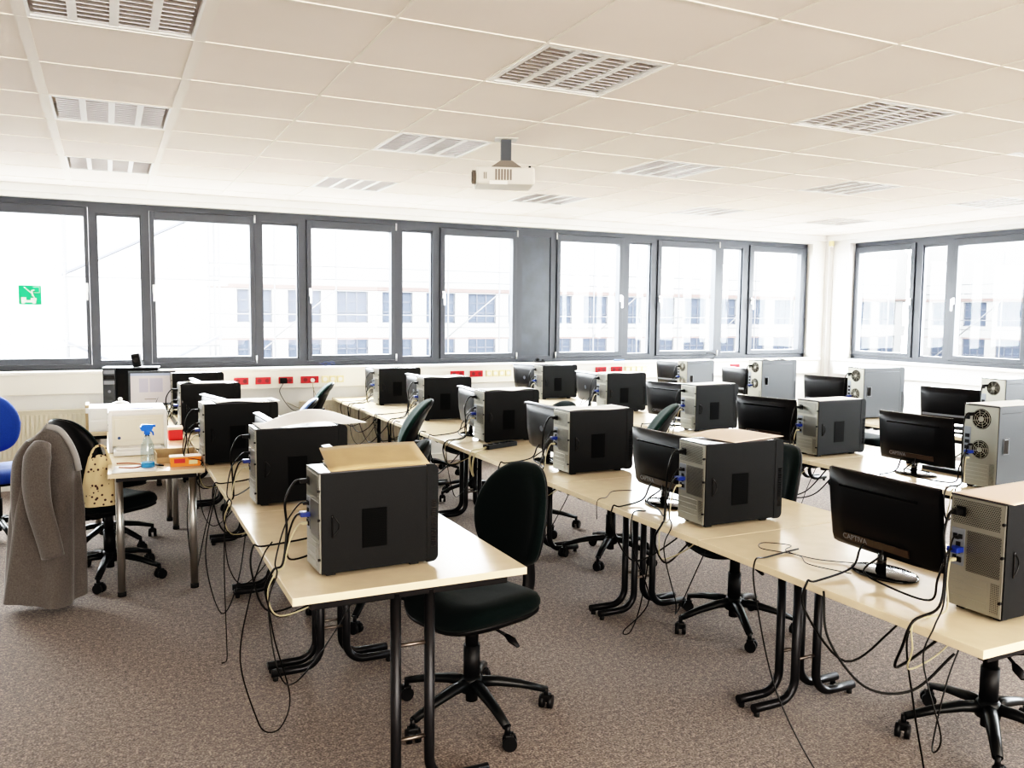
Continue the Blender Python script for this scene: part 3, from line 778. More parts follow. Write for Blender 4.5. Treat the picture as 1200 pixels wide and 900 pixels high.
# ------------------------------------------------------------------ swivel chairs
def make_chair(fab, leandeg=7):
    """faces -X: backrest on the +X side; origin on the floor under the column"""
    r = empty('office_chair')
    # base star
    b = MB()
    for k in range(5):
        a = 2*PI*k/5-.56; ca, sa = math.cos(a), math.sin(a)
        p = [(ca*t, sa*t, z) for t, z in ((.02, .135), (.10, .132), (.20, .112), (.30, .082))]
        b.tube(p, [.030, .027, .022, .018], 8, True, False, None, .75)
    b.lathe([(.045, .10), (.045, .15), (.034, .165)], (0, 0, 0), 18)
    b.build('base_star', M['chairpl'], r)
    for k in range(5):
        a = 2*PI*k/5-.56; mx = Matrix.Translation((.305*math.cos(a), .305*math.sin(a), 0)) @ Matrix.Rotation(a+1.1, 4, 'Z')
        c = MB(); c.cyl((0, 0, .055), .010, .035, 'Z', 10, None, mx)
        c.cyl((.008, -.026, .027), .027, .018, 'Y', 18, None, mx); c.cyl((.008, .008, .027), .027, .018, 'Y', 18, None, mx)
        c.box(-.012, -.020, .030, .022, .020, .060, .005, mx); c.build('castor', M['black'], r)
    g = MB(); g.cyl((0, 0, .15), .033, .14, 'Z', 18); g.cyl((0, 0, .29), .026, .11, 'Z', 18); g.cyl((0, 0, .06), .024, .06, 'Z', 14)
    g.build('gas_column', M['black'], r)
    m = MB(); m.box(-.10, -.075, .385, .16, .075, .425, .010); m.box(.12, -.03, .38, .25, .03, .42, .006); mech = m.build('tilt_mechanism', M['black'], r)
    lv = MB(); lv.tube([(0, -.07, .40), (.0, -.20, .385)], .006, 8); lv.tube([(0, -.20, .385), (.0, -.235, .375), (.0, -.27, .36)], [.010, .020, .008], 8, True, False, None, .5)
    lv.build('height_lever', M['black'], mech)
    # seat: x depth .46, y width .47
    ol = [(p[1], p[0]) for p in sup(.48, .46, 3.4, 44, .0)]
    def seatf(x, y, h): return Vector((x+.0, y, h + .018*(y/.24)**2*(1 if h > .45 else .3) - (.030*max(0, (-x-.13)/.10)**2)))
    s = MB(); s.pad(ol, [(.05, .438), (.014, .442), (.0, .456), (.0, .472), (.012, .492), (.04, .505), (.10, .508), (.17, .503)], seatf)
    s.build('seat', M[fab], r)
    sh = MB(); sh.pad(ol, [(.09, .412), (.03, .418), (.006, .436), (.004, .447)], seatf); sh.build('seat_shell', M['black'], r)
    # backrest: built in (y, z) plane and curved
    lean = R(leandeg)
    n = 48; ob = []
    for k in range(n):
        a = 2*PI*k/n; c_, s_ = math.cos(a), math.sin(a); e = 2.8
        y = abs(c_)**(2/e)*math.copysign(1, c_); z = abs(s_)**(2/e)*math.copysign(1, s_)
        w = .203 - .040*max(0, z)**1.3 - .015*max(0, -z)
        ob.append((y*w, z*.208))
    def backf(y, z, h): return Vector((.245 + h + math.sin(lean)*(z+.2) - .06*(y/.2)**2 - .035*(1-((z+.08)/.3)**2)*.6, y, .782+z*math.cos(lean)))
    s = MB(); s.pad(ob, [(.10, -.036), (.05, -.036), (.018, -.030), (.004, -.014), (.0, .0), (.0, .010)], backf)
    s.build('backrest', M[fab], r)
    s = MB(); s.pad(ob, [(.003, .010), (.003, .020), (.018, .030), (.06, .034)], backf); s.build('back_shell', M['black'], r)
    s = MB(); s.tube(cr([(.20, 0, .40), (.28, 0, .415), (.312, 0, .48), (.300, 0, .62), (.308, 0, .74)], 6), [.016]*25, 8, True, False, None, 2.2)
    s.build('back_bar', M['black'], r)
    return r
chs = {}
def chair(fab, x, y, rz, label, g=None, z=0, drop=0.0):
    if fab not in chs: r = chs[fab] = make_chair(fab, 24 if fab in ('fabg', 'fabpale') else 7)
    else: r = copy_tree(chs[fab])
    r.location = (x, y, z); r.rotation_euler = (0, 0, rz); tag(r, label, 'chair', g)
    for ch in r.children:
        if ch.name.split('.')[0] in ('backrest', 'back_shell'): ch.location.z = -drop
    return r
chair('fab', 1.275, 2.99, R(17), 'black swivel chair pulled up at the right side of the nearest left row table')
chair('fab', 1.24, 4.28, R(-18), 'black-green swivel chair with only its low backrest rim showing behind the brown card', drop=.06)
chair('fabg', 1.57, 5.45, R(-17), 'dark green swivel chair tilted in the aisle between left and middle rows', drop=-.05)
chair('fabpale', 1.12, 6.92, R(-14), 'slate blue swivel chair seen edge-on in front of the dark green one by the radiator', drop=.07)
chair('fabg', 1.42, 7.60, R(-14), 'dark green swivel chair near the red sockets at the window end of the left aisle')
g_ = 'swivel chairs under the middle row'
chair('fab', 2.97, 1.98, R(-35), 'black swivel chair under the nearest middle row table, star base at the lower right', g_, drop=.045)
chair('fab', 2.87, 3.30, R(-12), 'black swivel chair under the second middle row table with its back behind the peach-papered tower', g_, drop=.045)
chair('fabg', 2.96, 4.62, R(-33), 'dark green swivel chair leaning at the third middle row table', g_, drop=-.06)
chair('fab', 2.86, 5.50, R(10), 'black swivel chair under the fourth middle row table', g_, drop=.045)
chair('fab', 2.84, 6.66, R(5), 'black swivel chair under the fifth middle row table', g_, drop=.045)
chair('fab', 2.84, 7.80, R(0), 'black swivel chair under the window end of the middle row', g_, drop=.045)
g_ = 'swivel chairs under the third row'
chair('fab', 4.95, 3.25, R(-25), 'dark swivel chair at the user side of the nearest fan tower of the third row', g_, drop=.045)
chair('fab', 4.46, 6.78, R(0), 'dark swivel chair whose back shows left of the third monitor of the third row', g_, drop=.045)
chair('fab', 6.30, 5.50, R(0), 'dark swivel chair behind the far right row near the corner', 'swivel chairs behind the far right row')
chair('fab', 6.65, 7.2, R(10), 'dark swivel chair with an arched back behind the farthest monitors', 'swivel chairs behind the far right row')
# left side
ch_coat = chair('fab', -.02, 5.50, R(218), 'black swivel chair at the printer desk with a grey coat over its back')
chair('fab', -.03, 6.27, R(198), 'black swivel chair behind the coat chair at the far printer desk', drop=.12)
chair('fabblue', -.72, 6.72, R(106), 'bright blue swivel chair cut off by the left picture edge')

# ------------------------------------------------------------------ printer desk
def round_leg_desk(x0, y0, x1, y1, label):
    r = empty('desk', (x0, y0, 0), 0, label, 'table', 'chrome legged desks on the left'); w, d = x1-x0, y1-y0
    MB().box(0, 0, .705, w, d, .73, .002).build('tabletop', M['wood'], r)
    for x in (.055, w-.05):
        for y in (.20, d-.06):
            l = MB().cyl((x, y, .025), .021, .68, 'Z', 18).build('leg', M['chrome'], r)
            MB().cyl((x, y, 0), .023, .026, 'Z', 18).build('foot_cap', M['rubber'], l)
    MB().box(.04, .05, .675, w-.04, .08, .704).build('apron', M['steel'], r)
    return r
round_leg_desk(-.018, 4.89, .470, 6.60, 'narrow light desk on round chrome legs carrying the printer and spray bottle')
round_leg_desk(-.15, 6.62, .445, 8.30, 'light desk on round chrome legs under the lit monitor by the windows')
DZ = .731
# printer
P = empty('printer', (-.005, 5.62, DZ), 0, 'boxy white laser printer on the left desk', 'printer')
MB().box(0, 0, .035, .325, .36, .235, .014).build('body', M['printer'], P)
MB().box(.0, -.004, .222, .325, .365, .262, .012).build('top_cover', M['printert'], P)
MB().box(.055, .04, .2615, .255, .20, .266, .002).build('output_slot', M['vga'], P)
MB().box(-.004, -.006, .0, .018, .37, .25, .006).build('side_cheek', M['printert'], P)
MB().box(.307, -.006, .0, .329, .37, .25, .006).build('side_cheek', M['printert'], P)
fr = MB().box(.03, -.006, .075, .295, .002, .205, .004).build('front_flap', M['printer'], P)
MB().box(.20, -.0075, .093, .225, -.004, .107).build('control_mark', M['black'], fr)
MB().cyl((.055, -.007, .09), .009, .003, 'Y', 14).build('emblem', M['fabpale'], fr)
MB().box(.02, -.15, .0, .305, .05, .030, .006).build('paper_tray', M['printert'], P)
tag(MB().box(.03, 5.50, DZ+.031, .28, 5.63, DZ+.042).build('paper_stack', M['paper']), 'stack of white paper in the printer tray', 'paper')
# spray bottle
S_ = empty('spray_bottle', (.185, 5.03, DZ), R(10), 'clear spray bottle with blue liquid and blue trigger head on the left desk', 'bottle')
MB().lathe([(.033, 0), (.036, .006), (.036, .10), (.030, .135), (.016, .165), (.013, .185)], n=24).build('bottle_body', M['clearp'], S_)
MB().lathe([(.032, .002), (.034, .006), (.034, .030)], n=24).build('liquid', M['bluel'], S_)
MB().cyl((0, 0, .183), .016, .022, 'Z', 18).build('collar', M['blueh'], S_)
hd = MB(); hd.prism([(-.028, .205), (.020, .203), (.030, .222), (.030, .238), (-.024, .242), (-.036, .225)], -.012, .012, 'Y'); hd.cyl((.030, 0, .230), .007, .014, 'X', 10); hd.build('spray_head', M['blueh'], S_)
MB().tube([(.016, 0, .208), (.030, 0, .195), (.033, 0, .178)], [.006, .005, .004], 8).build('trigger', M['blueh'], S_)
MB().tube([(0, 0, .19), (.006, 0, .012)], .002, 6).build('dip_tube', M['white'], S_)
# orange box
O = empty('plastic_box', (.30, 4.985, DZ), R(-2), 'small orange see-through plastic box with red and yellow print beside the spray bottle', 'box')
MB().prism([(0, 0), (.155, 0), (.160, .052), (-.004, .052)], 0, .075, 'Y').build('tub', M['orange'], O)
MB().box(-.006, -.004, .052, .163, .079, .058, .002).build('lid', M['peach'], O)
MB().box(.018, -.002, .020, .075, .0, .044).build('label_print', M['orangered'], O)
MB().box(.095, -.002, .012, .14, .0, .034).build('label_print', M['ysock'], O)
# open cardboard box
K = empty('cardboard_box', (.235, 5.12, DZ), R(2), 'low open cardboard tray behind the orange box', 'box')
b = MB(); w, d, h, t = .225, .19, .055, .004
b.box(0, 0, 0, w, d, t); b.box(0, 0, t, w, t, h*.6); b.box(0, d-t, t, w, d, h); b.box(0, t, t, t, d-t, h); b.box(w-t, t, t, w, d-t, h)
b.build('tray', M['card'], K)
MB().box(0, d, h-.004, w, d+.03, h+.0).build('flap', M['card'], K)
tag(MB().tube(cr([(.03, 5.20, DZ+.004), (.10, 5.17, DZ+.006), (.16, 5.10, DZ+.005), (.12, 5.02, DZ+.004), (.04, 5.06, DZ+.004)]), .004, 6).build('cord', M['cord_red']),
    'reddish brown cord lying on the desk left of the spray bottle', 'cable')
tag(MB().sheet(lambda u, v: (-.0+.22*u+.02*v, 4.90+.22*v, DZ+.001+.001*math.sin(u*4)), 6, 6, .0006).build('paper_sheet', M['paper']), 'white sheet lying at the front corner of the printer desk', 'paper')
pn = MB().tube([(.225, 5.06, DZ+.008), (.262, 5.01, DZ+.008)], [.006, .005], 8).build('marker_pen', M['black']); tag(pn, 'black marker pen between spray bottle and orange box', 'pen')
tag(MB().tube([(.455, 5.08, DZ+.005), (.40, 5.065, DZ+.005)], [.005, .004], 8).build('pen', M['black']), 'dark pen lying right of the orange box', 'pen')
# things further back on the desks
tb = empty('plastic_tub', (.352, 6.02, DZ), 0, 'red and pale plastic tub right of the printer', 'tub')
MB().box(0, 0, 0, .09, .09, .07, .008).build('tub_body', M['orangered'], tb); MB().box(-.003, -.003, .07, .093, .093, .09, .004).build('lid', M['peach'], tb)
jg = empty('white_jug', (.07, 6.35, DZ), 0, 'small white lidded pot behind the printer', 'pot')
MB().lathe([(.05, 0), (.07, .03), (.078, .12), (.075, .20), (.05, .235), (.018, .245)], n=26).build('body', M['printert'], jg)
MB().lathe([(.010, .245), (.016, .258), (.010, .27), (.002, .272)], n=14).build('lid_knob', M['white'], jg)
wb = empty('drawer_box', (-.135, 6.66, DZ-.001), 0, 'white two-drawer desktop box left behind the printer', 'box')
MB().box(0, 0, 0, .24, .30, .17, .006).build('body', M['printert'], wb)
for k in range(2):
    d_ = MB().box(.010, -.006, .012+k*.078, .23, .001, .080+k*.078, .004).build('drawer', M['white'], wb)
    MB().lathe([(.018, 0), (.016, .006), (.004, .008)], mx=Matrix.Translation((.14, -.005, .045+k*.078)) @ Matrix.Rotation(PI/2, 4, 'X')).build('knob', M['pclight'], d_)
ring = empty('ring_binder', (-.17, 6.70, DZ-.001), 0, 'brown-spined binder standing at the left end of the far desk', 'binder')
MB().box(-.006, 0, 0, .018, .22, .19, .002).build('cover', M['card'], ring); MB().box(-.004, -.002, .13, .016, .001, .17).build('spine_label', M['white'], ring)
ring.location.x = -.149
# windows-side pc with optical drives and lit screen
Tn = empty('computer_tower', (-.045, 7.86, DZ), 0, 'black-and-silver computer tower with its drive front toward us behind the lit monitor', 'computer')
Tn.rotation_euler = (0, 0, R(-8))
MB().box(.10, 0.03, .008, .43, .19, .375, .004).build('case', M['pcblack'], Tn)
fb = MB().box(.0, .01, .0, .10, .19, .38, .008).build('front_bezel', M['pcgrey'], Tn)
for k, z in enumerate((.33, .285, .24)): MB().box(.008, .006, z, .092, .012, z+.032, .002).build('optical_drive', M['silver'] if k != 1 else M['black'], fb)
MB().cyl((.05, .009, .18), .012, .004, 'Y', 14).build('power_button', M['silver'], fb)
MB().box(-.002, .0, .376, .44, .195, .384, .003).build('top_cover', M['silver'], Tn)
wc = empty('desk_speaker', (.235, 7.90, 1.116), R(-15), 'small black speaker standing on the black-and-silver tower', 'speaker')
MB().box(-.035, -.03, 0, .035, .03, .115, .008, Matrix.Rotation(R(-10), 4, 'Y')).build('body', M['black'], wc)
MB().cyl((0, -.033, .06), .022, .004, 'Y', 18, None, Matrix.Rotation(R(-10), 4, 'Y')).build('driver', M['gloss'], wc)
mo = empty('lit_monitor', (.325, 7.52, DZ), R(-4), 'switched-on monitor showing a pale document at the window end of the left desk', 'monitor')
mt = Matrix.Translation((0, 0, .085)) @ Matrix.Rotation(R(-8), 4, 'X')
MB().box(-.18, 0, 0, .18, .03, .285, .006, mt).build('back_cover', M['black'], mo)
bz = MB(); bz.box(-.18, -.010, 0, .18, .002, .018, .002, mt); bz.box(-.18, -.010, .267, .18, .002, .285, .002, mt); bz.box(-.18, -.010, .018, -.164, .002, .267, 0, mt); bz.box(.164, -.010, .018, .18, .002, .267, 0, mt)
bz.build('bezel', M['pcgrey'], mo)
sc_ = MB().box(-.164, -.004, .018, .164, .001, .267, 0, mt).build('screen', M['lit'], mo)
MB().box(-.164, -.005, .247, .164, -.0035, .267, 0, mt).build('title_bar', M['litbar'], sc_)
d_ = MB()
for (a, b_) in ((-.10, -.03), (-.02, .08)): d_.box(a, -.005, .11, b_, -.0035, .225, 0, mt)
d_.build('document_page', M['litdoc'], sc_)
MB().box(-.06, -.005, .05, .03, -.0035, .056, 0, mt).build('status_line', M['projv'], sc_)
MB().cyl((0, .03, .008), .02, .14, 'Z', 12).build('neck', M['black'], mo)
MB().lathe([(.10, 0), (.10, .006), (.03, .012)], (0, .03, 0), 28, 1.1, .8).build('foot', M['black'], mo)

# ------------------------------------------------------------------ coat over the chair and patterned bag
def coat():
    r = empty('coat', (-.305, 5.07, 0), 0, 'long grey wool coat hung over the back of the black chair', 'coat')
    # body: closed draped shell
    def body(u, v):
        # u around (0..1), v from top to hem
        a = 2*PI*u; z = .965 - .905*v
        w = .120 + .075*v**.7; d = .075 + .060*v**.8
        x = .01 - .045*v + w*math.cos(a)*(1 - .35*max(0, 1-v*6))
        y = d*math.sin(a)*(1 - .2*max(0, 1-v*6)) - .04*v
        fold = .020*math.sin(a*5+1.3*v)*min(1, v*2)+.007*math.sin(a*11+4*v)*v
        x += fold*math.cos(a); y += fold*math.sin(a)
        if v < .06: z -= .06*abs(math.cos(a))**2*(1-v/.06)*.9
        z += .022*math.sin(a*2+.6)*v**4
        return (x, y, z)
    s = MB().sheet(body, 64, 40); s.build('coat_body', M['coat'], r)
    cap = MB().sheet(lambda u, v: (body(u, 0)[0]*(1-v)+.0*v, body(u, 0)[1]*(1-v), body(u, 0)[2]+.03*math.sin(v*PI/2)), 64, 6)
    cap.build('shoulder', M['coat'], r)
    sl = MB().tube(cr([(-.015, -.10, .90), (-.035, -.145, .84), (-.045, -.165, .72), (-.035, -.165, .58), (-.005, -.165, .44), (.02, -.17, .315)], 6),
                   [.045+.022*min(1, k/6) - .010*max(0, k-14)/17 for k in range(31)], 20, True, False, None, .8)
    sl.build('sleeve', M['coat'], r)
    s2 = MB().tube(cr([(-.07, -.02, .90), (-.115, -.03, .80), (-.130, -.04, .62), (-.125, -.05, .42)], 6), [.035+.02*min(1, k/6) for k in range(19)], 16, True, False, None, .8)
    s2.build('sleeve', M['coat'], r)
    cl = MB().tube(cr([(.00, -.05, .985), (.06, -.05, .965), (.105, -.05, .90), (.135, -.05, .82), (.150, -.05, .74)], 6), [.010]*25, 8, True, False, None, 1.6)
    cl.build('collar', M['lining'], r)
    return r
co = coat()
bg = empty('patterned_bag', (-.06, 5.22, .50), R(10), 'beige cloth bag with small dark print hanging between coat and desk', 'bag')
def bagf(u, v):
    a = 2*PI*u; z = .28*(1-v); w = .085*(.62+.38*min(1, v*1.6)); d = .05*(.4+.6*min(1, v*2))
    f = .006*math.sin(a*4+v*5)
    return ((w+f)*math.cos(a), (d+f)*math.sin(a), z + .012*math.sin(a*3)*(1-v))
MB().sheet(bagf, 40, 20).build('bag_body', M['bag'], bg)
MB().sheet(lambda u, v: (bagf(u, 1)[0]*(1-v), bagf(u, 1)[1]*(1-v), .001), 40, 2).build('bag_bottom', M['bag'], bg)
MB().tube(cr([(-.05, 0, .26), (-.02, 0, .33), (.03, 0, .33), (.05, 0, .26)]), .007, 8).build('strap', M['bag'], bg)

# ------------------------------------------------------------------ paper on the towers
def sheetobj(name, m, fn, label, cat='paper', th=.0012, nu=20, nv=10):
    return tag(MB().sheet(fn, nu, nv, th).build(name, m), label, cat)
TP = TT+.345
# folded card on tower A1
fc = empty('folded_card', (.60, 2.66, TP), R(2), 'folded brown card lying tilted on the nearest left row tower', 'card')
MB().sheet(lambda u, v: (.03+.345*u+.02*v, -.012+.20*v, .006+.045*v + .004*math.sin(u*3)), 10, 6, .002).build('upper_leaf', M['card'], fc)
MB().sheet(lambda u, v: (.04+.325*u+.02*v, -.004+.19*v, .0035+.004*v), 10, 6, .002).build('lower_leaf', M['card'], fc)
def on(x, y, rz, f):
    mx = Matrix.Translation((x, y, TP)) @ Matrix.Rotation(rz, 4, 'Z')
    return lambda u, v: mx @ Vector(f(u, v))
sheetobj('paper_sheet', M['paper'], on(.572, 3.765, R(1), lambda u, v: (.02+.47*u, -.02+.21*v-.03*u, .005+.055*max(0, math.sin((u-.12)*PI/.88))*(.35+.65*v) - .055*max(0, u-.62)*(1-v)*1.2*(1 if u < .8 else .6) + .03*max(0, u-.8)*4*(1-v))), 'large white sheet curling up on the second left row tower')
sheetobj('paper_sheet', M['paper'], on(.470, 4.90, R(4), lambda u, v: (.07+.35*u, -.012+.19*v, .0045+.006*math.sin(u*6)*(1-v))), 'flat white sheet on the third left row tower')
sheetobj('paper_sheet', M['paper'], on(.450, 6.28, R(2), lambda u, v: (.01+.30*u, -.005+.18*v, .004+.018*math.exp(-((u-.15)/.08)**2)*(1-v))), 'white sheet with a small bump on the fourth left row tower')
sheetobj('paper_sheet', M['peach'], on(2.243, 1.472, 0, lambda u, v: (-.01+.43*u, .0+.19*v-.025*(1-u), .004+.010*u*(1-v))), 'pale peach sheet on the nearest middle row tower at the right edge')
sheetobj('paper_sheet', M['peach'], on(2.150, 2.666, R(12), lambda u, v: (.12+.33*u, -.05+.24*v, +.004+.010*math.sin(u*PI)*v+.004*v)), 'peach sheet sticking out over the second middle row tower')
sheetobj('paper_sheet', M['paper'], on(2.205, 3.865, R(1), lambda u, v: (.0+.38*u, .0+.175*v, .004+.003*math.sin(u*7))), 'white sheet covering the third middle row tower')
sheetobj('paper_sheet', M['paper'], on(2.240, 5.069, 0, lambda u, v: (.02+.36*u, -.008+.18*v, .005+.005*math.sin(u*9)*(1-v))), 'wavy white sheet on the tower above the power strip')
sheetobj('paper_sheet', M['paper'], on(2.255, 6.29, 0, lambda u, v: (.01+.36*u, 0+.17*v, .004+.004*math.sin(u*9))), 'white sheet on the fifth middle row tower')
sheetobj('paper_sheet', M['paper'], on(3.900, 3.780, R(1), lambda u, v: (.01+.37*u, .004+.165*v, .003)), 'white sheet on the second third-row tower')
sheetobj('paper_sheet', M['paper'], on(3.905, 4.973, R(2), lambda u, v: (.01+.37*u, .002+.17*v, .003+.004*u)), 'white sheet on the third tower of the third row')
sheetobj('paper_sheet', M['paper'], on(3.930, 6.24, 0, lambda u, v: (.01+.37*u, .0+.17*v, .004+.004*math.sin(u*8)*(1-v))), 'wavy white sheet on the fourth tower of the third row')
sheetobj('paper_sheet', M['paper'], lambda u, v: (3.96+.42*u, 2.67+.18*v, TT+.425+.003), 'white sheet on the nearest round-fan tower')
sheetobj('paper_sheet', M['paper'], lambda u, v: (5.71+.42*u, 6.262+.18*v, TT+.432+.012+.012*math.cos(u*4*PI)*(1-v)), 'wavy white sheet on the tall grey tower of the far right row')

# ------------------------------------------------------------------ cables
def cable(path, r, m, label, plug=None, pm=None, g=None, name='power_cable', psize=(.03, .02, .016)):
    o = empty(name, path[0], 0, label, 'cable', g); p0 = Vector(path[0])
    MB().tube([q-p0 for q in cr(path, 7)], r, 6).build('cord', m, o)
    if plug is not None:
        a, b_, c_ = psize
        MB().box(-a*.75, -b_/2, -c_/2, a*.25, b_/2, c_/2, .003).build('plug', pm or m, o)
    return o
nmT = {'A': ['nearest', 'second', 'third', 'fourth', 'farthest'], 'B': ['nearest', 'second', 'third', 'fourth', 'fifth', 'farthest'], 'C': ['nearest', 'second', 'third', 'fourth', 'farthest'], 'D': ['nearest', 'second', 'third', 'farthest']}
TW = {'A': [(.600, 2.655), (.572, 3.765), (.470, 4.90), (.450, 6.28), (.470, 7.42)],
      'B': [(2.243, 1.472), (2.150, 2.666), (2.205, 3.865), (2.240, 5.069), (2.255, 6.29), (2.250, 7.503)],
      'C': [(3.955, 2.666), (3.900, 3.780), (3.905, 4.973), (3.930, 6.24), (3.935, 7.46)],
      'D': [(5.72, 3.82), (5.745, 5.08), (5.70, 6.26), (5.72, 7.45)]}
MONY = {'A': [(.80, 3.08), (.74, 4.30), (.66, 5.42), (.64, 6.80), None], 'B': [(2.335, 1.945), (2.285, 3.10), (2.32, 4.29), (2.33, 5.47), (2.40, 6.78), (2.36, 7.88)],
        'C': [(4.01, 3.165), (3.90, 4.21), (4.00, 5.42), (4.00, 6.62), (3.98, 7.85)], 'D': [(5.76, 4.27), (5.80, 5.52), (5.86, 6.80), (5.90, 7.95)]}
rnd = random.Random(11)
for rk in 'ABCD':
    ex = ROWS[rk]['x']; rn = ROWS[rk]['nm']
    for k, (x, y) in enumerate(TW[rk]):
        who = '%s tower of the %s' % (nmT[rk][k], rn); J = lambda s=.02: rnd.uniform(-s, s)
        tall = .425 if (rk == 'D' and k < 3) or (rk == 'C' and k == 0) else .345
        yp = y+.138; zt_ = TT+tall-.048; e = ex-.012
        # mains lead: out of the power supply, down the back, over the table edge and under it
        near = rk in 'AB'
        cable([(x-.012, yp, zt_), (x-.05, yp, zt_), (x-.085, yp-.01, zt_-.06), (x-.08, yp+J(), TT+.14), (x-.10+J(), yp-.02, TT+.03), (e+J(.006)-.004, yp-.03+J(), .755), (e-.022, yp-.02, .68), (e+.03, yp+J(.04), .585), (ex+.20, yp+.05, .63), (ex+.34, yp+.05, .70)],
              .0042, M['cblack'], 'thick black mains lead from the back of the %s' % who, True, M['black'], 'cables of the %s' % rn)
        # monitor lead with blue plugs
        mo_ = MONY[rk][k]
        if mo_:
            mxx, my = mo_
            cable([(x-.012, yp, TT+.185), (x-.05, yp, TT+.18), (x-.075, yp+.01, TT+.10), (x-.06+J(.01), yp+.05, TT+.02), (mxx-.13, my-.12, TT+.012), (mxx-.12, my-.02, TT+.03), (mxx-.060, my-.03, TT+.075), (mxx-.045, my-.03, TT+.10)],
                  .0035, M['cblack'], 'black screen lead with a blue plug behind the %s' % who, True, M['vga'], 'screen leads of the %s' % rn, 'screen_cable', (.032, .034, .016))
            cable([(mxx-.047, my+.05, TT+.095), (mxx-.062, my+.052, TT+.075), (mxx-.10, my+.05, TT+.018), (e+.03, my+.03+J(), TT+.006), (e-.010, my+.02, .75), (e-.02, my+J(), .66), (e+.03, my-.08+J(.05), .53), (ex+.20, my-.12, .60), (ex+.34, my-.12, .70)],
                  .0038, M['cblack'], 'black mains lead dropping from the monitor beside the %s' % who, None, None, 'monitor leads of the %s' % rn, 'monitor_power_cable')
        if rk != 'D':
            cable([(x-.012, yp+.008, TT+.152), (x-.04, yp, TT+.150), (x-.075, yp-.02, TT+.10), (x-.095, yp-.03+J(), TT+.02), (e+.0, yp-.05+J(), .752), (e-.02, yp-.05, .68), (e+.02, yp-.02+J(.03), .60), (ex+.15, yp-.0, .62), (ex+.28, yp, .70)],
                  .0026, M['cgrey'], 'beige network lead from the back of the %s' % who, True, M['cgrey'], 'network leads of the %s' % rn, 'network_cable', (.022, .012, .010))
            cable([(x-.012, yp-.006, TT+.222), (x-.04, yp-.006, TT+.220), (x-.09, yp-.03, TT+.16), (x-.11+J(), yp-.05, TT+.05), (e+J(.01), yp-.08+J(), .753), (e-.025, yp-.09, .66), (e-.01, yp-.12+J(.05), .47), (e+.07, yp-.06, .38), (ex+.22, yp+.02, .52), (ex+.32, yp+.02, .70)],
                  .0025, M['cblack'], 'thin black keyboard lead looping from the %s' % who, True, M['black'], 'keyboard leads of the %s' % rn, 'keyboard_cable', (.02, .012, .010))
# long loops reaching the floor
def loop(path, r, label, m='cblack'): return tag(MB().tube(cr(path, 8), r, 6).build('hanging_cable', M[m]), label, 'cable')
loop([(.50, 2.95, .80), (.47, 2.96, .75), (.43, 3.00, .60), (.40, 3.06, .35), (.46, 3.12, .10), (.50, 3.14, .022), (.56, 3.16, .022), (.60, 3.20, .12), (.53, 3.14, .40), (.50, 3.06, .66), (.60, 3.05, .70)], .0028, 'thin black cable looping to the carpet at the near left table corner')
loop([(.465, 3.95, .74), (.455, 3.96, .45), (.46, 3.97, .10), (.455, 3.93, .006), (.43, 3.90, .005)], .0025, 'thin cable hanging to the carpet beside the second left row tower')
loop([(.462, 4.25, .75), (.40, 4.22, .42), (.46, 4.15, .15), (.55, 4.2, .30), (.62, 4.3, .66)], .003, 'black cable loop under the second table of the left row')
loop([(.50, 5.3, .744), (.462, 5.3, .74), (.40, 5.25, .40), (.43, 5.2, .05), (.5, 5.25, .3), (.60, 5.3, .66)], .003, 'black cable loop under the third table of the left row')
loop([(2.10, 3.0, .748), (2.02, 2.98, .745), (2.01, 2.96, .60), (2.20, 3.10, .30), (2.24, 3.36, .06), (2.32, 3.42, .022), (2.36, 3.40, .15), (2.30, 3.25, .45), (2.40, 3.35, .66)], .003, 'black cable dangling to the carpet under the second middle row table')
loop([(2.28, 2.28, .746), (2.10, 2.25, .744), (2.018, 2.22, .744), (2.012, 2.20, .62), (2.05, 2.12, .30), (2.12, 1.95, .04), (2.20, 1.85, .006), (2.28, 1.76, .006), (2.30, 1.72, .1), (2.20, 1.70, .40), (2.13, 1.68, .66), (2.3, 1.7, .67)], .003, 'long thin cable sweeping over the carpet under the nearest middle row table')
loop([(2.013, 1.90, .74), (2.00, 1.86, .60), (2.05, 1.76, .48), (2.16, 1.68, .48), (2.26, 1.62, .60)], .0042, 'thick black cable swag below the nearest middle row table edge')
loop([(2.33, 2.06, .746), (2.24, 2.16, .745), (2.22, 2.28, .745), (2.29, 2.33, .745), (2.22, 2.40, .745), (2.16, 2.34, .745), (2.22, 2.22, .745), (2.17, 2.12, .746), (2.22, 1.98, .746)], .0016, 'thin wire squiggle lying on the nearest middle row table')
loop([(2.30, 3.40, .745), (2.20, 3.42, .744), (2.10, 3.32, .744), (2.02, 3.27, .744), (2.012, 3.26, .66)], .0018, 'thin wire on the table left of the oval monitor foot')
for k, (x, y) in enumerate([(2.02, 7.2), (2.03, 6.7), (2.02, 6.2), (2.03, 7.6), (2.02, 5.6)]):
    loop([(x+.04, y+.1, .745), (x-.015, y+.08, .742), (x-.03, y+.02, .62), (x+.0, y-.15, .48+.04*(k % 2)), (x+.05, y-.3, .56), (x+.12, y-.4, .68)], .004,
         'black cable sagging under the window end of the middle row, %s of the tangle' % names[k])
loop([(2.03, 5.9, .742), (2.01, 5.85, .6), (2.02, 5.8, .3), (2.0, 5.85, .02), (1.95, 5.9, .006)], .0025, 'thin cable falling to the floor at the middle row beyond the power strip')
for k, (x, y) in enumerate([(3.76, 4.05), (3.77, 3.98)]):
    loop([(x+.06, y, .746), (x-.0, y-.02, .744), (x-.02, y-.02, .62), (x+.0, y-.12, .50), (x+.10, y-.22, .52), (x+.2, y-.3, .67)], .004, 'black cable swag under the third row table corner, %s' % ('outer', 'inner')[k])

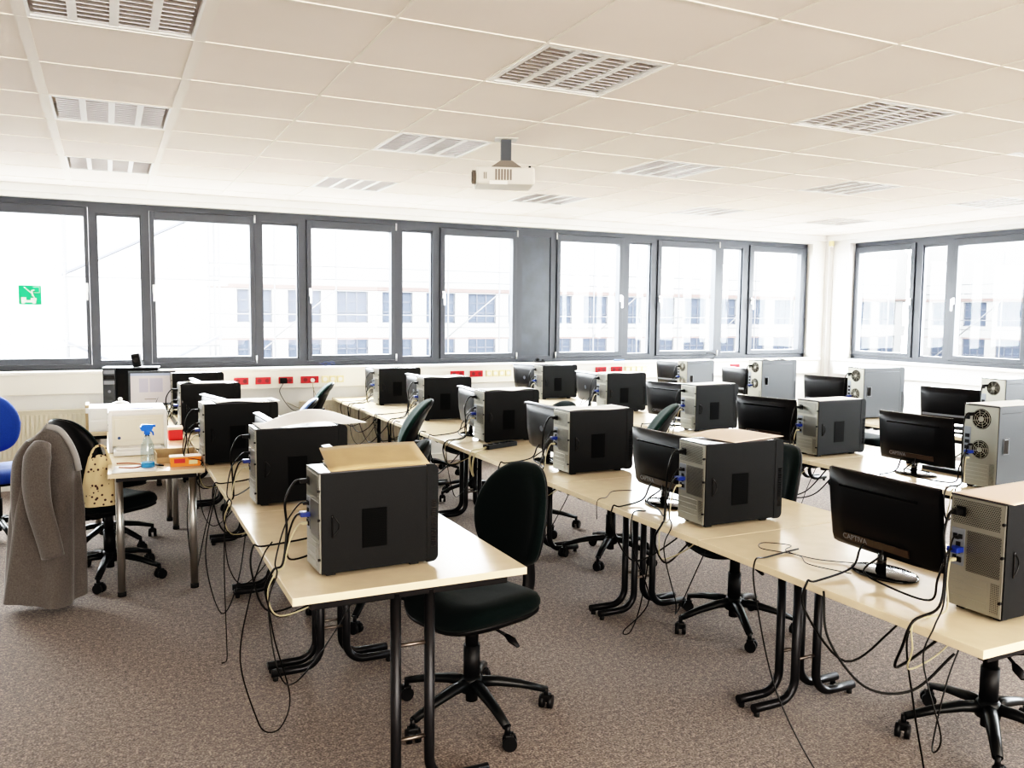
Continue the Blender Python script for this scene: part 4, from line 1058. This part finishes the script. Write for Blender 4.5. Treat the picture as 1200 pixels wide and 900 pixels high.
# power strip on the table and socket blocks under tables
ps = empty('power_strip', (2.155, 4.80, TT), R(20), 'black power strip lying on the middle row table before the fourth tower', 'power strip')
MB().box(0, 0, 0, .26, .055, .030, .005).build('body', M['black'], ps)
for k in range(4): MB().cyl((.04+.055*k, .028, .029), .018, .003, 'Z', 14).build('outlet', M['gloss'], ps)
loop([(2.16, 4.83, .755), (2.10, 4.80, .75), (2.022, 4.77, .744), (2.01, 4.76, .66), (2.015, 4.72, .60), (2.0, 4.70, .66), (2.018, 4.69, .744), (2.10, 4.72, .746)], .006, 'yellowish cable bundle tied over the table edge by the power strip', 'cgrey')
for k, (x, y, rn) in enumerate([(2.47, 3.76, 'second middle row table'), (2.49, 2.59, 'nearest middle row table'), (.80, 3.72, 'nearest left row table'), (2.45, 4.95, 'third middle row table')]):
    s = empty('socket_block', (x, y, .56), 0, 'grey socket block hanging under the far end of the %s' % rn, 'socket', 'socket blocks under the tables')
    MB().box(-.03, -.022, -.0, .03, .022, .115, .006).build('body', M['pclight'], s)
    for z in (.03, .085): MB().cyl((-.0, -.0235, z), .020, .004, 'Y', 16).build('outlet', M['gloss'], s)
    loop([(x, y, .675), (x, y, .70), (x+.03, y+.01, .702)], .004, 'short lead holding the socket block under the %s' % rn)

# keyboards and mice
def keyboard(x, y, rz, label, m='black'):
    r = empty('keyboard', (x, y, TT), rz, label, 'keyboard', 'keyboards on the tables')
    MB().prism([(-.075, 0), (.075, 0), (.075, .010), (-.075, .022)], -.22, .22, 'Y').build('body', M[m], r)
    kk = MB()
    for a in range(5):
        for b in range(17):
            xx = -.055+a*.024; yy = -.205+b*.0242; zz = .0185-(xx+.075)*.08
            kk.box(xx, yy, zz, xx+.019, yy+.020, zz+.006)
    kk.build('keycaps', M['pcgrey'], r)
def mouse(x, y, rz, label):
    r = empty('computer_mouse', (x, y, TT), rz, label, 'mouse', 'mice on the tables')
    MB().lathe([(.9, 0), (1, .2), (.95, .5), (.7, .85), (.3, 1)], n=20, mx=Matrix.Diagonal((.055, .03, .034, 1))).build('shell', M['black'], r)
    MB().cyl((-.03, -.004, .026), .008, .008, 'Y', 10).build('scroll_wheel', M['pcgrey'], r)
keyboard(4.27, 3.05, R(3), 'dark keyboard in front of the nearest third row monitor')
keyboard(6.02, 4.15, R(5), 'dark keyboard in front of the nearest far right monitor')
keyboard(4.25, 4.22, R(8), 'dark keyboard in front of the second monitor of the third row')
keyboard(4.26, 5.40, R(5), 'dark keyboard in front of the third monitor of the third row')
keyboard(2.62, 1.90, R(0), 'dark keyboard in front of the nearest middle row monitor')
keyboard(2.62, 3.14, R(0), 'dark keyboard in front of the second middle row monitor')
keyboard(1.02, 3.32, R(0), 'dark keyboard hidden behind the tower with the brown card')
mouse(4.30, 3.42, R(10), 'black mouse right of the keyboard on the third row')
mouse(2.66, 3.50, R(10), 'black mouse beyond the keyboard on the middle row')

# small things on the window sill
SZ = 1.055
gl = empty('wire_glasses', (2.02, 8.47, SZ), R(10), 'thin wire object like spectacles on the sill above the left sockets', 'glasses')
f = MB()
for sx in (-.035, .035): f.tube([(sx+.026*math.cos(2*PI*k/20), 0, .024+.02*math.sin(2*PI*k/20)) for k in range(20)], .0018, 5, False, True)
f.tube([(-.009, 0, .026), (.009, 0, .026)], .0016, 5); f.build('rims', M['vga'], gl)
for sx in (-.061, .061): MB().tube([(sx, 0, .026), (sx, .09, .024)], .0016, 5).build('temple', M['vga'], gl)
dv = empty('tape_dispenser', (4.42, 8.45, SZ), 0, 'small black device on the sill before the solid window panel', 'device')
MB().box(-.06, -.02, 0, .06, .02, .018, .005).build('base', M['black'], dv); MB().cyl((-.03, -.012, .03), .02, .024, 'Y', 16).build('reel', M['gloss'], dv)
MB().box(.03, -.012, .018, .055, .012, .034, .003).build('cutter', M['black'], dv)
tag(MB().box(5.42, 8.44, SZ, 5.56, 8.47, SZ+.018, .004).build('eraser', M['fabpale']), 'slim blue-grey eraser on the sill right of the solid panel', 'eraser')
cb = empty('webcam', (6.88, 8.46, SZ), 0, 'small black webcam with a curved arm on the sill above the far right row', 'webcam')
MB().tube(cr([(0, 0, .004), (.05, 0, .05), (.01, 0, .075), (-.09, 0, .078)]), .008, 8).build('arm', M['black'], cb); MB().cyl((0, 0, 0), .03, .008, 'Z', 16).build('base', M['black'], cb)

# ------------------------------------------------------------------ outside
struct('ground_outside', MB().box(-60, YB+1, -6.2, 90, 90, -6), M['groundx'])
struct('ground_yard', MB().box(XR+1, -60, -6.2, 90, YB+1, -6), M['groundx'])
def facade(name, loc, rz, ln, x_from, label):
    r = empty('office_building', loc, rz, label, 'building')
    zb = [(1.15, 2.50), (-1.0, .50), (-4.0, -2.2)]
    w = MB(); w.box(0, .25, -6, ln, 3, 7.5)
    lo = -6
    for z0, z1 in sorted(zb): w.box(0, 0, lo, ln, .3, z0); lo = z1
    w.box(0, 0, lo, ln, .3, 5.6)
    n = int((ln-x_from)/2.05)
    for k in range(1, n+1):
        x = x_from+k*2.05
        for z0, z1 in zb: w.box(x-.32, 0, z0, x+.32, .3, z1)
    for z0, z1 in zb: w.box(0, 0, z0, x_from+.32, .3, z1)
    w.build('wall', M['facade'], r)
    for (z0, z1) in zb[:2]:
        for k in range(n):
            x = x_from+k*2.05+.32
            f = MB(); f.box(x, .12, z0, x+1.41, .2, z1)
            fo = f.build('pane', M['fwin'], r)
            b = MB()
            for q in range(4): b.box(x+q*.45, .08, z0, x+q*.45+.05, .12, z1)
            for q in range(3): b.box(x, .08, z0+(z1-z0)*q/3, x+1.41, .12, z0+(z1-z0)*q/3+.045)
            b.build('glazing_bars', M['ffr'], fo)
    MB().box(x_from, -.12, 2.62, ln, .0, 2.72).build('cornice_rail', M['fred'], r)
    return r
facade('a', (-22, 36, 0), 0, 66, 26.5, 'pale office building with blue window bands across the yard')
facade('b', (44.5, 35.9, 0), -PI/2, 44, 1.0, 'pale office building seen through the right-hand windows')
def scaffold(loc, rz, ln, label):
    r = empty('scaffolding', loc, rz, label, 'scaffolding')
    n = int(ln/2.4)
    up = MB().cyl((0, 0, -6), .035, 11, 'Z', 6).build('upright', M['scaf'], r)
    lg = MB().tube([(0, 0, 0), (2.4, 0, 0)], .028, 6).build('ledger', M['scaf'], r); lg.location = (0, 0, 1.0)
    dk = MB().box(0, 0, -.05, 2.4, .7, 0).build('deck', M['fred'], r); dk.location = (0, 0, .55)
    br = MB().tube([(0, -.02, -1.4), (2.4, -.02, .5)], .03, 6).build('brace', M['scaf'], r)
    for k in range(n+1):
        if k: o = up.copy(); COL.objects.link(o); o.location = (k*2.4, 0, 0)
        if k == n: break
        for z in (1.0, 1.5, 2.9, 3.4):
            if k == 0 and z == 1.0: continue
            o = lg.copy(); COL.objects.link(o); o.location = (k*2.4, 0, z)
        for z in (.55, 2.55):
            if k == 0 and z == .55: continue
            o = dk.copy(); COL.objects.link(o); o.location = (k*2.4, 0, z)
        if k % 3 == 1: o = br.copy(); COL.objects.link(o); o.location = (k*2.4, 0, 2.0)
    return r
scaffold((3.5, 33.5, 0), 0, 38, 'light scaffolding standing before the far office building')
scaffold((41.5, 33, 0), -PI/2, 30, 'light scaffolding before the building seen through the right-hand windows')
# scaffold stair tower seen through the second window group
stt = empty('stair_tower', (-1.0, 26, -6), 0, 'pale scaffold stair tower beyond the second large window', 'stair tower')
for x in (0, 2.0, 4.0):
    for y in (0, 1.2): MB().cyl((x, y, 0), .035, 10.5, 'Z', 6).build('upright', M['scaf'], stt)
for k in range(5):
    s = MB().box(-.1, -.08, -.03, 4.6, .5, .03, 0, Matrix.Translation((0, .3, 1.0+k*1.9)) @ Matrix.Rotation(R(27 if k % 2 else -27), 4, 'Y'))
    s.build('stair_flight', M['ffr'], stt)
    MB().tube([(0, 0, 1.9*k+.9), (4.0, 0, 1.9*k+.9)], .028, 6).build('ledger', M['scaf'], stt)

# ------------------------------------------------------------------ light
w = bpy.data.worlds.new('bright_overcast'); bpy.context.scene.world = w; w.use_nodes = True
bgd = w.node_tree.nodes['Background']; bgd.inputs[0].default_value = (0.95, 0.97, 1.0, 1); bgd.inputs[1].default_value = 58
def area(name, loc, rot, sx, sy, power, col=(1, 1, 1), portal=False):
    l = bpy.data.lights.new(name, 'AREA'); l.shape = 'RECTANGLE'; l.size = sx; l.size_y = sy; l.energy = power; l.color = col
    if portal: l.cycles.is_portal = True
    o = bpy.data.objects.new(name, l); COL.objects.link(o); o.location = loc; o.rotation_euler = rot
    return o
area('portal_back', ((WX0+WX1)/2, YB+.24, (ZS+ZT)/2), (R(-90), 0, 0), WX1-WX0, ZT-ZS, 1, portal=True)
area('portal_right', (XR+.24, (RY0+RY1)/2, (ZS+ZT)/2), (R(90), 0, R(90)), RY1-RY0, ZT-ZS, 1, portal=True)
area('overhead_fill_behind', (2.0, -2.2, 2.60), (0, 0, 0), 6.0, 1.6, 300, (1.0, .92, .82))  # fill lamp added above and behind the camera to brighten the room
area('rear_fill_light', (2.2, YF+.1, 1.6), (R(90), 0, 0), 8.0, 1.6, 540, (1.0, .95, .88))  # broad fill added before the front wall, which has no window

# ------------------------------------------------------------------ camera
yaw, pit, rol, fpx = R(25.73412467), R(-4.76832141), R(0.56577617), 984.82
sy, cy, sp_, cp, sr, cr_ = math.sin(yaw), math.cos(yaw), math.sin(pit), math.cos(pit), math.sin(rol), math.cos(rol)
fwd = Vector((sy*cp, cy*cp, sp_)); right = Vector((cy, -sy, 0)); upv = right.cross(fwd)
r2 = right*cr_+upv*sr; u2 = -right*sr+upv*cr_
cam = bpy.data.cameras.new('camera'); co_ = bpy.data.objects.new('camera', cam); COL.objects.link(co_)
mw = Matrix((( r2.x, u2.x, -fwd.x, 0), (r2.y, u2.y, -fwd.y, 0), (r2.z, u2.z, -fwd.z, 1.6), (0, 0, 0, 1)))
co_.matrix_world = mw
cam.sensor_width = 36; cam.lens = fpx/1200*36; cam.clip_start = .05; cam.clip_end = 300
sc = bpy.context.scene; sc.camera = co_
sc.view_settings.view_transform = 'Standard'; sc.view_settings.look = 'None'
sc.view_settings.exposure = 0.0
vs_ = sc.view_settings; vs_.use_curve_mapping = True; cm_ = vs_.curve_mapping
cm_.white_level = (3, 3, 3); cm_.black_level = (0, 0, 0)
cv = cm_.curves[3]
cv.points[0].location = (0, 0); cv.points[1].location = (1, 1)
for a, b in ((.010, .005), (.022, .024), (.05, .098), (.10, .26), (.20, .525), (.333, .74), (.55, .92)): cv.points.new(a, b)
cm_.update(); sc.view_settings.gamma = 1.0
sc.cycles.max_bounces = 8; sc.cycles.diffuse_bounces = 5; sc.cycles.transparent_max_bounces = 10
sc.cycles.sample_clamp_indirect = 8
